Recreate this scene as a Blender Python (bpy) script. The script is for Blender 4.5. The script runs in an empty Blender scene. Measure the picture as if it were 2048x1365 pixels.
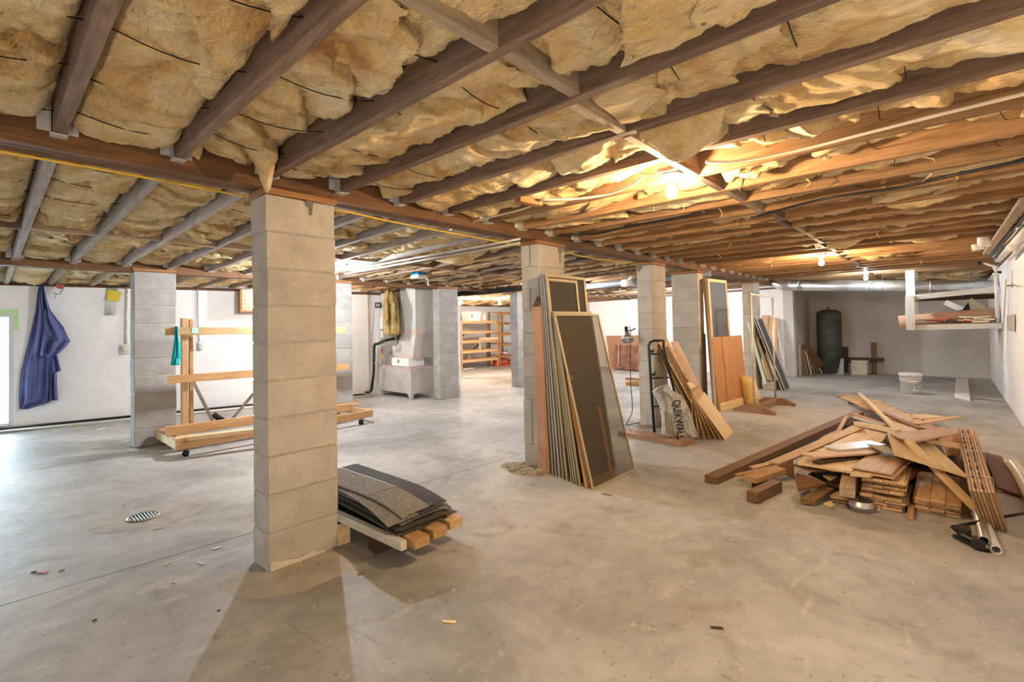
import bpy, bmesh, math, random
import numpy as np
from mathutils import Vector as V, Matrix, noise
random.seed(7)
scene = bpy.context.scene
COL = scene.collection
PI = math.pi

# ------------------------------------------------------------------ camera
FPX, YAW, PITCH, ROLL = 966.0957, math.radians(43.519169), math.radians(1.145966), math.radians(-1.0040567)
CAM = V((0, 0, 1.30033))
SX, SY = -43.19073, -50.11116
fwd = V((math.cos(YAW) * math.cos(PITCH), math.sin(YAW) * math.cos(PITCH), math.sin(PITCH)))
rt0 = V((math.sin(YAW), -math.cos(YAW), 0)); up0 = rt0.cross(fwd)
RT = rt0 * math.cos(ROLL) + up0 * math.sin(ROLL)
UP = up0 * math.cos(ROLL) - rt0 * math.sin(ROLL)
cd = bpy.data.cameras.new('camera'); cam = bpy.data.objects.new('camera', cd); COL.objects.link(cam)
cd.sensor_width = 36; cd.lens = 36 * FPX / 2048
cd.shift_x = -SX / 2048; cd.shift_y = SY / 2048
cd.clip_start = 0.02; cd.clip_end = 200
cam.matrix_world = Matrix.Translation(CAM) @ Matrix((RT, UP, -fwd)).transposed().to_4x4()
scene.camera = cam

# ------------------------------------------------------------------ world, exposure
scene.view_settings.view_transform = 'Standard'
scene.view_settings.look = 'None'
scene.view_settings.exposure = 0.78
scene.cycles.max_bounces = 16; scene.cycles.diffuse_bounces = 8; scene.cycles.transparent_max_bounces = 24
scene.view_settings.gamma = 1.0
scene.view_settings.use_curve_mapping = False
w = bpy.data.worlds.new('daylight'); scene.world = w; w.use_nodes = True
bgn = w.node_tree.nodes['Background']
bgn.inputs[0].default_value = (0.74, 0.88, 1.0, 1); bgn.inputs[1].default_value = 32.0
WARM, NEUT, COOL, PINK = (1.0, 0.70, 0.40), (0.90, 0.95, 1.0), (0.76, 0.90, 1.0), (1.0, 0.80, 0.64)
# bulbs of the basement, with added fill bulbs among them: x, y, z of the holder base, colour, strength, label
BULBS = [
    (2.64, 1.10, 2.125, WARM, 1450, 'white porcelain holder with a glowing bulb nearest the camera'),
    (7.35, 1.16, 2.125, WARM, 1500, 'glowing warm bulb in the middle of the row above the lumber pile'),
    (10.75, 1.05, 2.125, COOL, 850, 'glowing cool white bulb in front of the silver duct'),
    (8.24, 8.85, 1.965, PINK, 2300, 'glowing bulb over the wooden shelves, next to the furnace column'),
    (9.20, 8.40, 1.965, PINK, 2000, 'glowing bulb above the tall narrow shelf'),
    (2.86, 5.50, 2.055, NEUT, 3200, 'bulb hidden behind the nearest block column'),
    (3.62, 7.62, 1.965, (1.0, .90, .82), 1300, 'added fill bulb hidden behind the nearest column, close to the furnace'),  # added out of sight to brighten the furnace and the wall beside it
    (7.35, 5.20, 2.06, NEUT, 1500, 'bulb between the two girders beyond the window screens'),
    (10.8, 5.10, 2.06, NEUT, 2600, 'bulb beyond the fourth column that lights the far white wall'),
    (-1.9, 5.20, 2.06, COOL, 380, 'added fill bulb out of view behind the camera on the left row'),  # unseen, added as fill for the near column and floor
]

FILL_LIGHT = ((-.75, -.22, .0), (1.0, .82, .58), 1000)     # added fill lamp behind the camera, lifts the ceiling: place, colour, strength

# ------------------------------------------------------------------ pixel -> point on a real plane
def ray(px, py): return fwd + RT * ((px - 1024 - SX) / FPX) + UP * ((682.5 + SY - py) / FPX)
def fz(px, py, z=0.0): d = ray(px, py); return CAM + d * ((z - CAM.z) / d.z)
def fx(px, py, x): d = ray(px, py); return CAM + d * (x / d.x)
def fy(px, py, y): d = ray(px, py); return CAM + d * (y / d.y)
def fp(px, py, p0, n): d = ray(px, py); return CAM + d * ((V(p0) - CAM).dot(V(n)) / d.dot(V(n)))

# ------------------------------------------------------------------ object helpers
W = {}
def put(o, M, parent=None):
    COL.objects.link(o)
    if parent is not None:
        o.parent = parent; o.matrix_parent_inverse = W[parent.name].inverted()
    o.matrix_basis = M; W[o.name] = M.copy()
    return o
def tag(o, label, cat, group=None, kind=None):
    o['label'] = label; o['category'] = cat; o['kind'] = kind or 'thing'
    if group: o['group'] = group
    return o
def thing(name, label, cat, loc=(0, 0, 0), group=None):
    o = bpy.data.objects.new(name, None); o.empty_display_size = 0.1
    put(o, Matrix.Translation(V(loc)))
    return tag(o, label, cat, group)
def mesh_obj(name, bm, mt, parent=None, M=None, smooth=False, angle=None):
    me = bpy.data.meshes.new(name); bm.to_mesh(me); bm.free()
    for m_ in (mt if isinstance(mt, (list, tuple)) else [mt]): me.materials.append(m_)
    if smooth:
        for p in me.polygons: p.use_smooth = True
    return put(bpy.data.objects.new(name, me), M or Matrix(), parent)
def share(name, me, parent=None, M=None): return put(bpy.data.objects.new(name, me), M or Matrix(), parent)
def structure(o): o['kind'] = 'structure'; return o
def frame(A, B, up=(0, 0, 1)):
    A, B = V(A), V(B); x = (B - A).normalized(); u = V(up)
    if abs(x.dot(u.normalized())) > 0.999: u = V((0, 1, 0)) if abs(x.y) < .9 else V((1, 0, 0))
    y = u.cross(x).normalized(); z = x.cross(y)
    M = Matrix((x, y, z)).transposed().to_4x4(); M.translation = (A + B) / 2
    return M
def add_box(bm, c, s, M=None, bev=0.0):
    r = bmesh.ops.create_cube(bm, size=1.0)
    T = Matrix.Translation(V(c)) @ Matrix.Diagonal((s[0], s[1], s[2], 1))
    if M is not None: T = M @ T
    bmesh.ops.transform(bm, matrix=T, verts=r['verts'])
    if bev:
        es = list({e for v in r['verts'] for e in v.link_edges})
        bmesh.ops.bevel(bm, geom=es, offset=bev, segments=1, affect='EDGES', profile=.5)
_boxes = {}
def box_mesh(s, mt, bev):
    k = (round(s[0], 3), round(s[1], 3), round(s[2], 3), mt.name, bev)
    if k not in _boxes:
        bm = bmesh.new(); add_box(bm, (0, 0, 0), s, bev=min(bev, .3 * min(s)))
        me = bpy.data.meshes.new('board'); bm.to_mesh(me); bm.free(); me.materials.append(mt); _boxes[k] = me
    return _boxes[k]
def plank(name, A, B, w_, t, mt, parent=None, up=(0, 0, 1), bev=.002):
    """a board from A to B (centre line), w_ wide across, t thick along up"""
    L = (V(B) - V(A)).length
    return share(name, box_mesh((L, w_, t), mt, bev), parent, frame(A, B, up))
def block(name, c, s, mt, parent=None, bev=.003):
    return share(name, box_mesh(s, mt, bev), parent, Matrix.Translation(V(c)))
def slab(name, pts, t, mt, parent=None, flip=False):
    """a flat panel with the outline pts (its upper face) and thickness t"""
    P = [V(p) for p in pts]
    n = V((0, 0, 0))
    for i in range(len(P)): n += (P[i] - P[0]).cross(P[(i + 1) % len(P)] - P[0])
    n.normalize()
    if n.z < 0 and not flip: n = -n; P = P[::-1]
    ed = max(range(len(P)), key=lambda i: (P[(i + 1) % len(P)] - P[i]).length)
    x = (P[(ed + 1) % len(P)] - P[ed]); x = (x - n * x.dot(n)).normalized(); y = n.cross(x)
    M = Matrix((x, y, n)).transposed().to_4x4(); M.translation = sum(P, V()) / len(P)
    I = M.inverted(); bm = bmesh.new()
    q = [I @ p for p in P]
    a = [bm.verts.new((p.x, p.y, 0)) for p in q]; b = [bm.verts.new((p.x, p.y, -t)) for p in q]
    bm.faces.new(a); bm.faces.new(b[::-1])
    for i in range(len(a)):
        j = (i + 1) % len(a); bm.faces.new((a[i], b[i], b[j], a[j]))
    bmesh.ops.recalc_face_normals(bm, faces=bm.faces)
    return mesh_obj(name, bm, mt, parent, M)
def add_tube(bm, pts, r, seg=8, caps=True):
    pts = [V(p) for p in pts]; rings = []; n = None
    for i, p in enumerate(pts):
        t = (pts[min(i + 1, len(pts) - 1)] - pts[max(i - 1, 0)]).normalized()
        if n is None:
            n = t.orthogonal().normalized()
        else:
            n = (n - t * n.dot(t)); n = n.normalized() if n.length > 1e-6 else t.orthogonal().normalized()
        b = t.cross(n); rr = r[i] if isinstance(r, (list, tuple)) else r
        rings.append([bm.verts.new(p + (n * math.cos(2 * PI * k / seg) + b * math.sin(2 * PI * k / seg)) * rr) for k in range(seg)])
    for a, b in zip(rings, rings[1:]):
        for k in range(seg): bm.faces.new((a[k], a[(k + 1) % seg], b[(k + 1) % seg], b[k]))
    if caps and len(pts) > 1:
        bm.faces.new(rings[0][::-1]); bm.faces.new(rings[-1])
def tube(name, pts, r, mt, parent=None, seg=8, caps=True):
    c = sum((V(p) for p in pts), V()) / len(pts)
    bm = bmesh.new(); add_tube(bm, [V(p) - c for p in pts], r, seg, caps)
    return mesh_obj(name, bm, mt, parent, Matrix.Translation(c), smooth=True)
def pipe(name, pts, ro, ri, mt, parent=None, seg=20):
    """hollow straight pipe"""
    A, B = V(pts[0]), V(pts[1]); c = (A + B) / 2; bm = bmesh.new()
    add_tube(bm, [A - c, B - c], ro, seg, False); add_tube(bm, [B - c, A - c], ri, seg, False)
    t = (B - A).normalized()
    bmesh.ops.recalc_face_normals(bm, faces=bm.faces)
    vs = list(bm.verts)
    for E in (A - c, B - c):
        o_ = [v for v in vs if abs((v.co - E).dot(t)) < 1e-5]
        out = sorted([v for v in o_ if (v.co - E).length > (ro + ri) / 2], key=lambda v: 0)
        inn = [v for v in o_ if (v.co - E).length <= (ro + ri) / 2]
        n = t.orthogonal().normalized(); b = t.cross(n)
        ang = lambda v: math.atan2((v.co - E).dot(b), (v.co - E).dot(n))
        out.sort(key=ang); inn.sort(key=ang)
        for k in range(seg):
            j = (k + 1) % seg
            try: bm.faces.new((out[k], out[j], inn[j], inn[k]))
            except ValueError: pass
    bmesh.ops.recalc_face_normals(bm, faces=bm.faces)
    return mesh_obj(name, bm, mt, parent, Matrix.Translation(c))
def curve_pts(ctrl, n=10):
    """Catmull-Rom through the control points"""
    P = [V(p) for p in ctrl]; P = [2 * P[0] - P[1]] + P + [2 * P[-1] - P[-2]]; out = []
    for i in range(1, len(P) - 2):
        for k in range(n):
            t = k / n; a, b, c, d = P[i - 1:i + 3]
            out.append(.5 * ((2 * b) + (c - a) * t + (2 * a - 5 * b + 4 * c - d) * t * t + (3 * b - a - 3 * c + d) * t ** 3))
    out.append(P[-2]); return out
def add_lathe(bm, prof, seg=24, M=None):
    rings = []
    for r, z in prof:
        if r < 1e-6: rings.append([bm.verts.new((0, 0, z))])
        else: rings.append([bm.verts.new((r * math.cos(2 * PI * k / seg), r * math.sin(2 * PI * k / seg), z)) for k in range(seg)])
    for a, b in zip(rings, rings[1:]):
        for k in range(seg):
            j = (k + 1) % seg
            if len(a) == 1 and len(b) == 1: continue
            if len(a) == 1: bm.faces.new((a[0], b[k], b[j]))
            elif len(b) == 1: bm.faces.new((a[k], b[0], a[j]))
            else: bm.faces.new((a[k], b[k], b[j], a[j]))
    if M is not None: bmesh.ops.transform(bm, matrix=M, verts=bm.verts)
    bmesh.ops.recalc_face_normals(bm, faces=bm.faces)
def lathe(name, prof, loc, mt, parent=None, seg=24, smooth=True, rot=None):
    bm = bmesh.new(); add_lathe(bm, prof, seg)
    M = Matrix.Translation(V(loc))
    if rot is not None: M = M @ rot
    return mesh_obj(name, bm, mt, parent, M, smooth=smooth)
def fbm(p, o=3): return noise.fractal(p, 1.0, 2.0, o)

ORD = ['lowest', 'second', 'third', 'fourth', 'fifth', 'sixth', 'seventh', 'eighth', 'ninth', 'tenth', 'eleventh', 'twelfth']
# ------------------------------------------------------------------ materials
def _nt(name):
    m = bpy.data.materials.new(name); m.use_nodes = True; nt = m.node_tree
    return m, nt, nt.nodes['Principled BSDF']
def mottle(name, cols, scale=(1, 1, 1), ns=4, detail=5, rough=.85, metal=0, bump=.0, bscale=40, jitter=.0, distort=0.0, spec=.5, fine=None, coat=0, world=False):
    """noise-mixed colours in object space, stretched by scale; jitter varies the value from object to object"""
    m, nt, b = _nt(name); N = nt.nodes; L = nt.links
    tc = N.new('ShaderNodeTexCoord'); oi = N.new('ShaderNodeObjectInfo')
    mp = N.new('ShaderNodeMapping'); mp.inputs['Scale'].default_value = scale
    if world:
        g = N.new('ShaderNodeNewGeometry'); L.new(g.outputs['Position'], mp.inputs['Vector'])
    else:
        L.new(tc.outputs['Object'], mp.inputs['Vector'])
        mu = N.new('ShaderNodeVectorMath'); mu.operation = 'SCALE'; mu.inputs[0].default_value = (13.1, 27.7, 5.3)
        L.new(oi.outputs['Random'], mu.inputs['Scale']); L.new(mu.outputs[0], mp.inputs['Location'])
    n1 = N.new('ShaderNodeTexNoise'); n1.inputs['Scale'].default_value = ns; n1.inputs['Detail'].default_value = detail
    n1.inputs['Roughness'].default_value = .6; n1.inputs['Distortion'].default_value = distort
    L.new(mp.outputs[0], n1.inputs['Vector'])
    cr = N.new('ShaderNodeValToRGB'); e = cr.color_ramp.elements
    e[0].position, e[0].color = cols[0][0], (*cols[0][1], 1); e[1].position, e[1].color = cols[-1][0], (*cols[-1][1], 1)
    for p, c in cols[1:-1]: k = e.new(p); k.color = (*c, 1)
    L.new(n1.outputs['Fac'], cr.inputs[0]); out = cr.outputs[0]
    if fine:
        fs, amt = fine
        n3 = N.new('ShaderNodeTexNoise'); n3.inputs['Scale'].default_value = fs; n3.inputs['Detail'].default_value = 3
        L.new(mp.outputs[0], n3.inputs['Vector'])
        mr = N.new('ShaderNodeMapRange'); mr.inputs['From Min'].default_value = .3; mr.inputs['From Max'].default_value = .7
        mr.inputs['To Min'].default_value = 1 - amt; mr.inputs['To Max'].default_value = 1 + amt
        L.new(n3.outputs['Fac'], mr.inputs['Value'])
        hv = N.new('ShaderNodeHueSaturation'); L.new(mr.outputs[0], hv.inputs['Value']); L.new(out, hv.inputs['Color']); out = hv.outputs[0]
    if jitter:
        mr = N.new('ShaderNodeMapRange'); mr.inputs['To Min'].default_value = 1 - jitter; mr.inputs['To Max'].default_value = 1 + jitter
        L.new(oi.outputs['Random'], mr.inputs['Value'])
        hv = N.new('ShaderNodeHueSaturation'); L.new(mr.outputs[0], hv.inputs['Value']); L.new(out, hv.inputs['Color']); out = hv.outputs[0]
    L.new(out, b.inputs['Base Color'])
    b.inputs['Roughness'].default_value = rough; b.inputs['Metallic'].default_value = metal
    b.inputs['Specular IOR Level'].default_value = spec; b.inputs['Coat Weight'].default_value = coat
    if bump:
        n2 = N.new('ShaderNodeTexNoise'); n2.inputs['Scale'].default_value = bscale; n2.inputs['Detail'].default_value = 4
        L.new(mp.outputs[0], n2.inputs['Vector'])
        bp = N.new('ShaderNodeBump'); bp.inputs['Strength'].default_value = bump; bp.inputs['Distance'].default_value = .02
        L.new(n2.outputs['Fac'], bp.inputs['Height']); L.new(bp.outputs[0], b.inputs['Normal'])
    return m
def wood(name, dark, light, rough=.75, jitter=.14, g=1.0, bump=.12, spec=.3):
    mid = tuple((a + b_) / 2 for a, b_ in zip(dark, light))
    return mottle(name, [(.25, dark), (.48, mid), (.72, light)], scale=(1.1 * g, 13 * g, 13 * g), ns=3.2, detail=6, rough=rough, bump=bump,
                  bscale=9, jitter=jitter, distort=.6, fine=(14, .12), spec=spec)
def plain(name, c, rough=.6, metal=0, spec=.5, var=.06, ns=6):
    return mottle(name, [(.3, tuple(max(0, x * (1 - var)) for x in c)), (.7, tuple(min(1, x * (1 + var)) for x in c))], ns=ns, rough=rough, metal=metal, spec=spec)

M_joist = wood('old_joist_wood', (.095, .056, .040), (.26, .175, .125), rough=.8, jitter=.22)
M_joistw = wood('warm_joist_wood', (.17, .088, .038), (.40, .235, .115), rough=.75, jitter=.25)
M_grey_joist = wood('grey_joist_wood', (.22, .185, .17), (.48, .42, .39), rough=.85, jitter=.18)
M_girder = wood('girder_wood', (.065, .03, .014), (.19, .092, .038), rough=.7, jitter=.15)
M_block_wood = wood('blocking_wood', (.26, .19, .12), (.50, .40, .29), rough=.8, jitter=.2)
M_cap = wood('cap_wood', (.23, .10, .035), (.44, .22, .09))
M_pine = wood('pine_wood', (.46, .27, .12), (.70, .49, .27), rough=.6)
M_pine_old = wood('aged_pine', (.38, .20, .085), (.60, .37, .18), rough=.65)
M_pale = wood('pale_pine', (.60, .42, .22), (.82, .66, .42), rough=.6)
M_ply = wood('plywood', (.44, .26, .14), (.66, .45, .27), rough=.5, g=.7)
M_plylt = wood('light_plywood', (.66, .46, .23), (.88, .71, .44), rough=.55, g=.7)
M_oak = wood('oak_floorboard', (.36, .20, .095), (.72, .50, .29), rough=.5, jitter=.25)
M_walnut = wood('dark_stained_wood', (.13, .06, .028), (.26, .135, .07), rough=.5)
M_darkwood = wood('dark_board', (.045, .026, .017), (.12, .07, .045), rough=.7)
M_stand = wood('stand_wood', (.22, .115, .06), (.38, .23, .14), rough=.55)
M_white_paint = plain('white_paint', (.72, .71, .70), .6)
M_blockc = mottle('concrete_block', [(.2, (.38, .345, .29)), (.5, (.49, .45, .385)), (.75, (.57, .53, .46))], ns=5, detail=9, rough=.92, bump=.22, bscale=70, jitter=.07, fine=(90, .10), spec=.2)
M_blockd = mottle('darker_block', [(.2, (.27, .26, .25)), (.5, (.36, .35, .335)), (.75, (.45, .44, .42))], ns=5, detail=9, rough=.92, bump=.22, bscale=70, jitter=.07, fine=(90, .10), spec=.2)
M_mortar = mottle('mortar', [(.3, (.36, .34, .31)), (.7, (.50, .47, .43))], ns=20, rough=.95, bump=.5, bscale=80, spec=.2)
M_conc = mottle('floor_concrete', [(.30, (.22, .215, .205)), (.43, (.34, .335, .325)), (.55, (.44, .435, .425)), (.75, (.56, .555, .545))], ns=.75, detail=11, rough=.60, bump=.10, bscale=25, distort=.5, fine=(9, .10), spec=.4, world=True)
def floor_detail():
    nt = M_conc.node_tree; N = nt.nodes; L = nt.links; b = N['Principled BSDF']
    src = b.inputs['Base Color'].links[0].from_socket; g = N.new('ShaderNodeNewGeometry')
    def layer(scale, stretch, lo, hi, c, fac, det=8, dist=1.0):
        nonlocal src
        mp = N.new('ShaderNodeMapping'); mp.inputs['Scale'].default_value = stretch; L.new(g.outputs['Position'], mp.inputs['Vector'])
        n = N.new('ShaderNodeTexNoise'); n.inputs['Scale'].default_value = scale; n.inputs['Detail'].default_value = det; n.inputs['Distortion'].default_value = dist; L.new(mp.outputs[0], n.inputs['Vector'])
        mr = N.new('ShaderNodeMapRange'); mr.inputs['From Min'].default_value = lo; mr.inputs['From Max'].default_value = hi; mr.inputs['To Max'].default_value = fac; L.new(n.outputs['Fac'], mr.inputs['Value'])
        mx = N.new('ShaderNodeMix'); mx.data_type = 'RGBA'; L.new(mr.outputs[0], mx.inputs['Factor']); L.new(src, mx.inputs['A']); mx.inputs['B'].default_value = (*c, 1); src = mx.outputs['Result']
    layer(3.1, (1, 1, 1), .56, .72, (.24, .20, .16), .55)
    layer(2.3, (.5, 1.6, 1), .60, .74, (.66, .65, .63), .42, 10, 2.0)
    layer(26, (1, 1, 1), .62, .72, (.62, .60, .57), .45, 4)
    layer(40, (1, 1, 1), .66, .70, (.12, .10, .08), .5, 3)
    layer(7, (1, .35, 1), .66, .76, (.16, .13, .11), .45, 10, 2.5)
    L.new(src, b.inputs['Base Color'])
floor_detail()
M_patch = mottle('patch_concrete', [(.3, (.33, .30, .26)), (.7, (.48, .45, .40))], ns=6, detail=9, rough=.8, bump=.5, bscale=40, spec=.3, world=True)
M_crumb = mottle('mortar_crumbs', [(.3, (.28, .235, .17)), (.7, (.50, .43, .33))], ns=14, detail=8, rough=.95, bump=.8, bscale=60, spec=.2)
M_wall = mottle('painted_block_wall', [(.3, (.79, .79, .80)), (.7, (.87, .87, .88))], ns=1.3, detail=8, rough=.75, bump=.25, bscale=60, fine=(12, .03), spec=.3, world=True)
M_wallb = mottle('dingy_block_wall', [(.3, (.50, .47, .43)), (.7, (.63, .60, .565))], ns=1.1, detail=8, rough=.8, bump=.3, bscale=60, fine=(12, .03), spec=.3, world=True)
M_galv = mottle('galvanised_steel', [(.35, (.50, .51, .52)), (.65, (.72, .73, .74))], ns=5, detail=3, rough=.34, metal=.85)
M_galvm = mottle('dull_sheet_metal', [(.35, (.52, .51, .49)), (.65, (.66, .65, .63))], ns=3, detail=3, rough=.45, metal=.45)
M_steel = plain('steel_strap', (.30, .29, .28), .45, .8)
M_black = plain('black_metal', (.012, .012, .013), .38, 0)
M_rubber = plain('black_foam', (.018, .017, .017), .85)
M_white = plain('white_plastic', (.80, .79, .77), .4)
M_pvc = plain('pvc_pipe', (.74, .71, .66), .35)
M_yellow = plain('yellow_cable', (.72, .46, .03), .5)
M_nm = plain('white_cable', (.70, .63, .50), .5)
M_hanger = plain('hanger_metal', (.60, .60, .61), .5, .25)
M_wire = plain('support_wire', (.02, .017, .014), .5, .5)
M_card = mottle('cardboard', [(.3, (.42, .235, .15)), (.7, (.52, .31, .21))], ns=3, rough=.85, spec=.2)
M_cardd = mottle('dark_carton', [(.3, (.10, .045, .03)), (.5, (.17, .085, .055)), (.7, (.30, .16, .10))], ns=5, rough=.8, spec=.2)
M_sub = wood('subfloor_boards', (.05, .028, .016), (.12, .07, .042))

def emis(name, c, s):
    m, nt, b = _nt(name); b.inputs['Emission Color'].default_value = (*c, 1); b.inputs['Emission Strength'].default_value = s
    b.inputs['Base Color'].default_value = (.8, .8, .8, 1); return m
def insulation_mat():
    m, nt, b = _nt('fibreglass_wool'); N = nt.nodes; L = nt.links
    g = N.new('ShaderNodeNewGeometry')
    def nz(s, d=4, stretch=(1, 1, 1), dist=0):
        mp = N.new('ShaderNodeMapping'); mp.inputs['Scale'].default_value = stretch; L.new(g.outputs['Position'], mp.inputs['Vector'])
        n = N.new('ShaderNodeTexNoise'); n.inputs['Scale'].default_value = s; n.inputs['Detail'].default_value = d; n.inputs['Distortion'].default_value = dist
        n.inputs['Roughness'].default_value = .62
        L.new(mp.outputs[0], n.inputs['Vector']); return n
    a = nz(2.6, 7, dist=.8); cr = N.new('ShaderNodeValToRGB'); e = cr.color_ramp.elements
    e[0].position, e[0].color = .28, (.50, .25, .06, 1); e[1].position, e[1].color = .69, (.95, .81, .54, 1)
    k = e.new(.43); k.color = (.80, .53, .20, 1); k = e.new(.55); k.color = (.90, .685, .355, 1)
    L.new(a.outputs['Fac'], cr.inputs[0])
    f = nz(70, 3, (1, .35, 1), 1.0); mr = N.new('ShaderNodeMapRange'); mr.inputs['From Min'].default_value = .3; mr.inputs['From Max'].default_value = .7
    mr.inputs['To Min'].default_value = .9; mr.inputs['To Max'].default_value = 1.1; L.new(f.outputs['Fac'], mr.inputs['Value'])
    hv = N.new('ShaderNodeHueSaturation'); L.new(cr.outputs[0], hv.inputs['Color']); L.new(mr.outputs[0], hv.inputs['Value'])
    L.new(hv.outputs[0], b.inputs['Base Color'])
    b.inputs['Roughness'].default_value = .95; b.inputs['Specular IOR Level'].default_value = .15
    b.inputs['Sheen Weight'].default_value = .25; b.inputs['Sheen Roughness'].default_value = .6
    h = nz(38, 7, (1, .45, 1), .35); b1 = N.new('ShaderNodeBump'); b1.inputs['Strength'].default_value = .9; b1.inputs['Distance'].default_value = .03
    h2 = nz(11, 5, (1.3, .7, 1), .8); b2 = N.new('ShaderNodeBump'); b2.inputs['Strength'].default_value = .75; b2.inputs['Distance'].default_value = .06
    L.new(h2.outputs['Fac'], b2.inputs['Height']); L.new(b2.outputs[0], b1.inputs['Normal'])
    L.new(h.outputs['Fac'], b1.inputs['Height']); L.new(b1.outputs[0], b.inputs['Normal'])
    return m
M_ins = insulation_mat()
# ------------------------------------------------------------------ floor
def poly_obj(name, verts, faces, mt, parent=None):
    me = bpy.data.meshes.new(name); me.from_pydata([tuple(v) for v in verts], [], faces); me.update(); me.materials.append(mt)
    return put(bpy.data.objects.new(name, me), Matrix(), parent)
def cutY(x): return 3.33 - .045 * x
bm = bmesh.new(); X0, X1, Y0, Y1 = -3.6, 15.2, -.75, 12.2; g = .004
for (ya, yb) in ((lambda x: Y0, lambda x: cutY(x) - g), (lambda x: cutY(x) - g, lambda x: cutY(x) + g), (lambda x: cutY(x) + g, lambda x: Y1)):
    pass
xs = [X0, X1]
def q(a, b_, c, d): bm.faces.new([bm.verts.new(p) for p in (a, b_, c, d)])
q((X0, Y0, 0), (X1, Y0, 0), (X1, cutY(X1) - g, 0), (X0, cutY(X0) - g, 0))
q((X0, cutY(X0) + g, 0), (X1, cutY(X1) + g, 0), (X1, Y1, 0), (X0, Y1, 0))
q((X0, cutY(X0) - g, 0), (X1, cutY(X1) - g, 0), (X1, cutY(X1) - g, -.012), (X0, cutY(X0) - g, -.012))
q((X0, cutY(X0) - g, -.012), (X1, cutY(X1) - g, -.012), (X1, cutY(X1) + g, -.012), (X0, cutY(X0) + g, -.012))
q((X0, cutY(X0) + g, -.012), (X1, cutY(X1) + g, -.012), (X1, cutY(X1) + g, 0), (X0, cutY(X0) + g, 0))
q((X0, Y0, -.1), (X0, Y1, -.1), (X1, Y1, -.1), (X1, Y0, -.1))
floor = structure(mesh_obj('floor', bm, M_conc))

# ------------------------------------------------------------------ walls
def wall_mat(base, name):
    """painted block wall: shallow block joints in relief over the paint"""
    m = base.copy(); m.name = name; return m
def wall(name, A, B, z0, z1, t, mt):
    """wall whose inner face runs A -> B on the floor, room on its left-hand side; block courses get slightly sunk joints"""
    A, B = V((*A, 0)), V((*B, 0)); L = (B - A).length; x = (B - A) / L; nrm = V((-x.y, x.x, 0))
    M = Matrix((x, -nrm, V((0, 0, 1)))).transposed()
    M = Matrix(((x.x, -nrm.x, 0, A.x), (x.y, -nrm.y, 0, A.y), (0, 0, 1, z0), (0, 0, 0, 1)))
    bm = bmesh.new()
    def bx(a, b_):
        add_box(bm, tuple((p + q_) / 2 for p, q_ in zip(a, b_)), tuple(q_ - p for p, q_ in zip(a, b_)))
    bx((0, .004, 0), (L, t, z1 - z0))
    H = z1 - z0; ch = .2032; j = .004; k = 0
    z = 0
    while z < H - .01:
        zt = min(H, z + ch) - j
        xx = -.2 if k % 2 else 0
        while xx < L:
            a, b_ = max(0, xx), min(L, xx + .406)
            if b_ - a > .02:
                d = .0012 * random.random()
                bm2 = [bm.verts.new(p) for p in ((a + j / 2, d, z), (b_ - j / 2, d, z), (b_ - j / 2, d, zt), (a + j / 2, d, zt))]
                back = [bm.verts.new((v.co.x, .006, v.co.z)) for v in bm2]
                bm.faces.new(bm2)
                for i in range(4): bm.faces.new((bm2[i], back[i], back[(i + 1) % 4], bm2[(i + 1) % 4]))
            xx += .406
        z += ch; k += 1
    bmesh.ops.recalc_face_normals(bm, faces=bm.faces)
    return structure(mesh_obj(name, bm, mt, None, M))
wall('wall_right', (-3.5, -.6), (14.62, -.6), 0, 2.3, .2, M_wall)
wall('wall_back', (14.6, -.8), (14.6, 2.8), 0, 2.3, .2, M_wallb)
wall('wall_jog', (14.7, 2.6), (12.85, 2.6), 0, 2.2, .2, M_wallb)
wall('wall_middle', (12.85, 2.6), (12.85, 8.0), 0, 2.2, .2, M_wall)
wall('wall_return', (12.85, 8.0), (13.5, 8.0), 0, 2.2, .2, M_wall)
wall('wall_alcove_right', (13.5, 8.0), (13.5, 11.6), 0, 2.2, .2, M_wall)
wall('wall_alcove', (13.6, 11.5), (7.2, 11.5), 0, 2.2, .2, M_wall)
wall('wall_alcove_left', (7.2, 11.6), (7.2, 7.75), 0, 2.2, .2, M_wall)
wall('wall_rear', (-3.4, 10.2), (-3.4, -.8), 0, 2.4, .2, M_wall)
LW0, LWD = V((.17, 9.17, 0)), V((4.94, -1.10, 0)).normalized()      # the left wall, a little out of square
LWN = V((-LWD.y, LWD.x, 0))
def lw(s, z=0, off=0): return LW0 + LWD * s + V((0, 0, z)) - LWN * off   # point on the left wall, off metres into the room
def flw(px, py, off=0): return fp(px, py, LW0 - LWN * off, LWN)
# wall left with the opening of the glazed door, x along the wall from lw(-3.9)
S_a, S_b = -1.02, .125
wall('wall_left', lw(5.05).to_2d(), lw(S_b).to_2d(), 0, 2.2, .2, M_wall)
wall('wall_furnace', (7.2, 8.09), (5.10, 8.09), 0, 2.2, .2, M_wall)
wall('wall_left_far', lw(S_a).to_2d(), lw(-3.9).to_2d(), 0, 2.2, .2, M_wall)
wall('wall_left_header', lw(S_b).to_2d(), lw(S_a).to_2d(), 1.57, 2.2, .2, M_wall)
wall('wall_left_sill', lw(S_b).to_2d(), lw(S_a).to_2d(), 0, .075, .2, M_wall)

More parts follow.
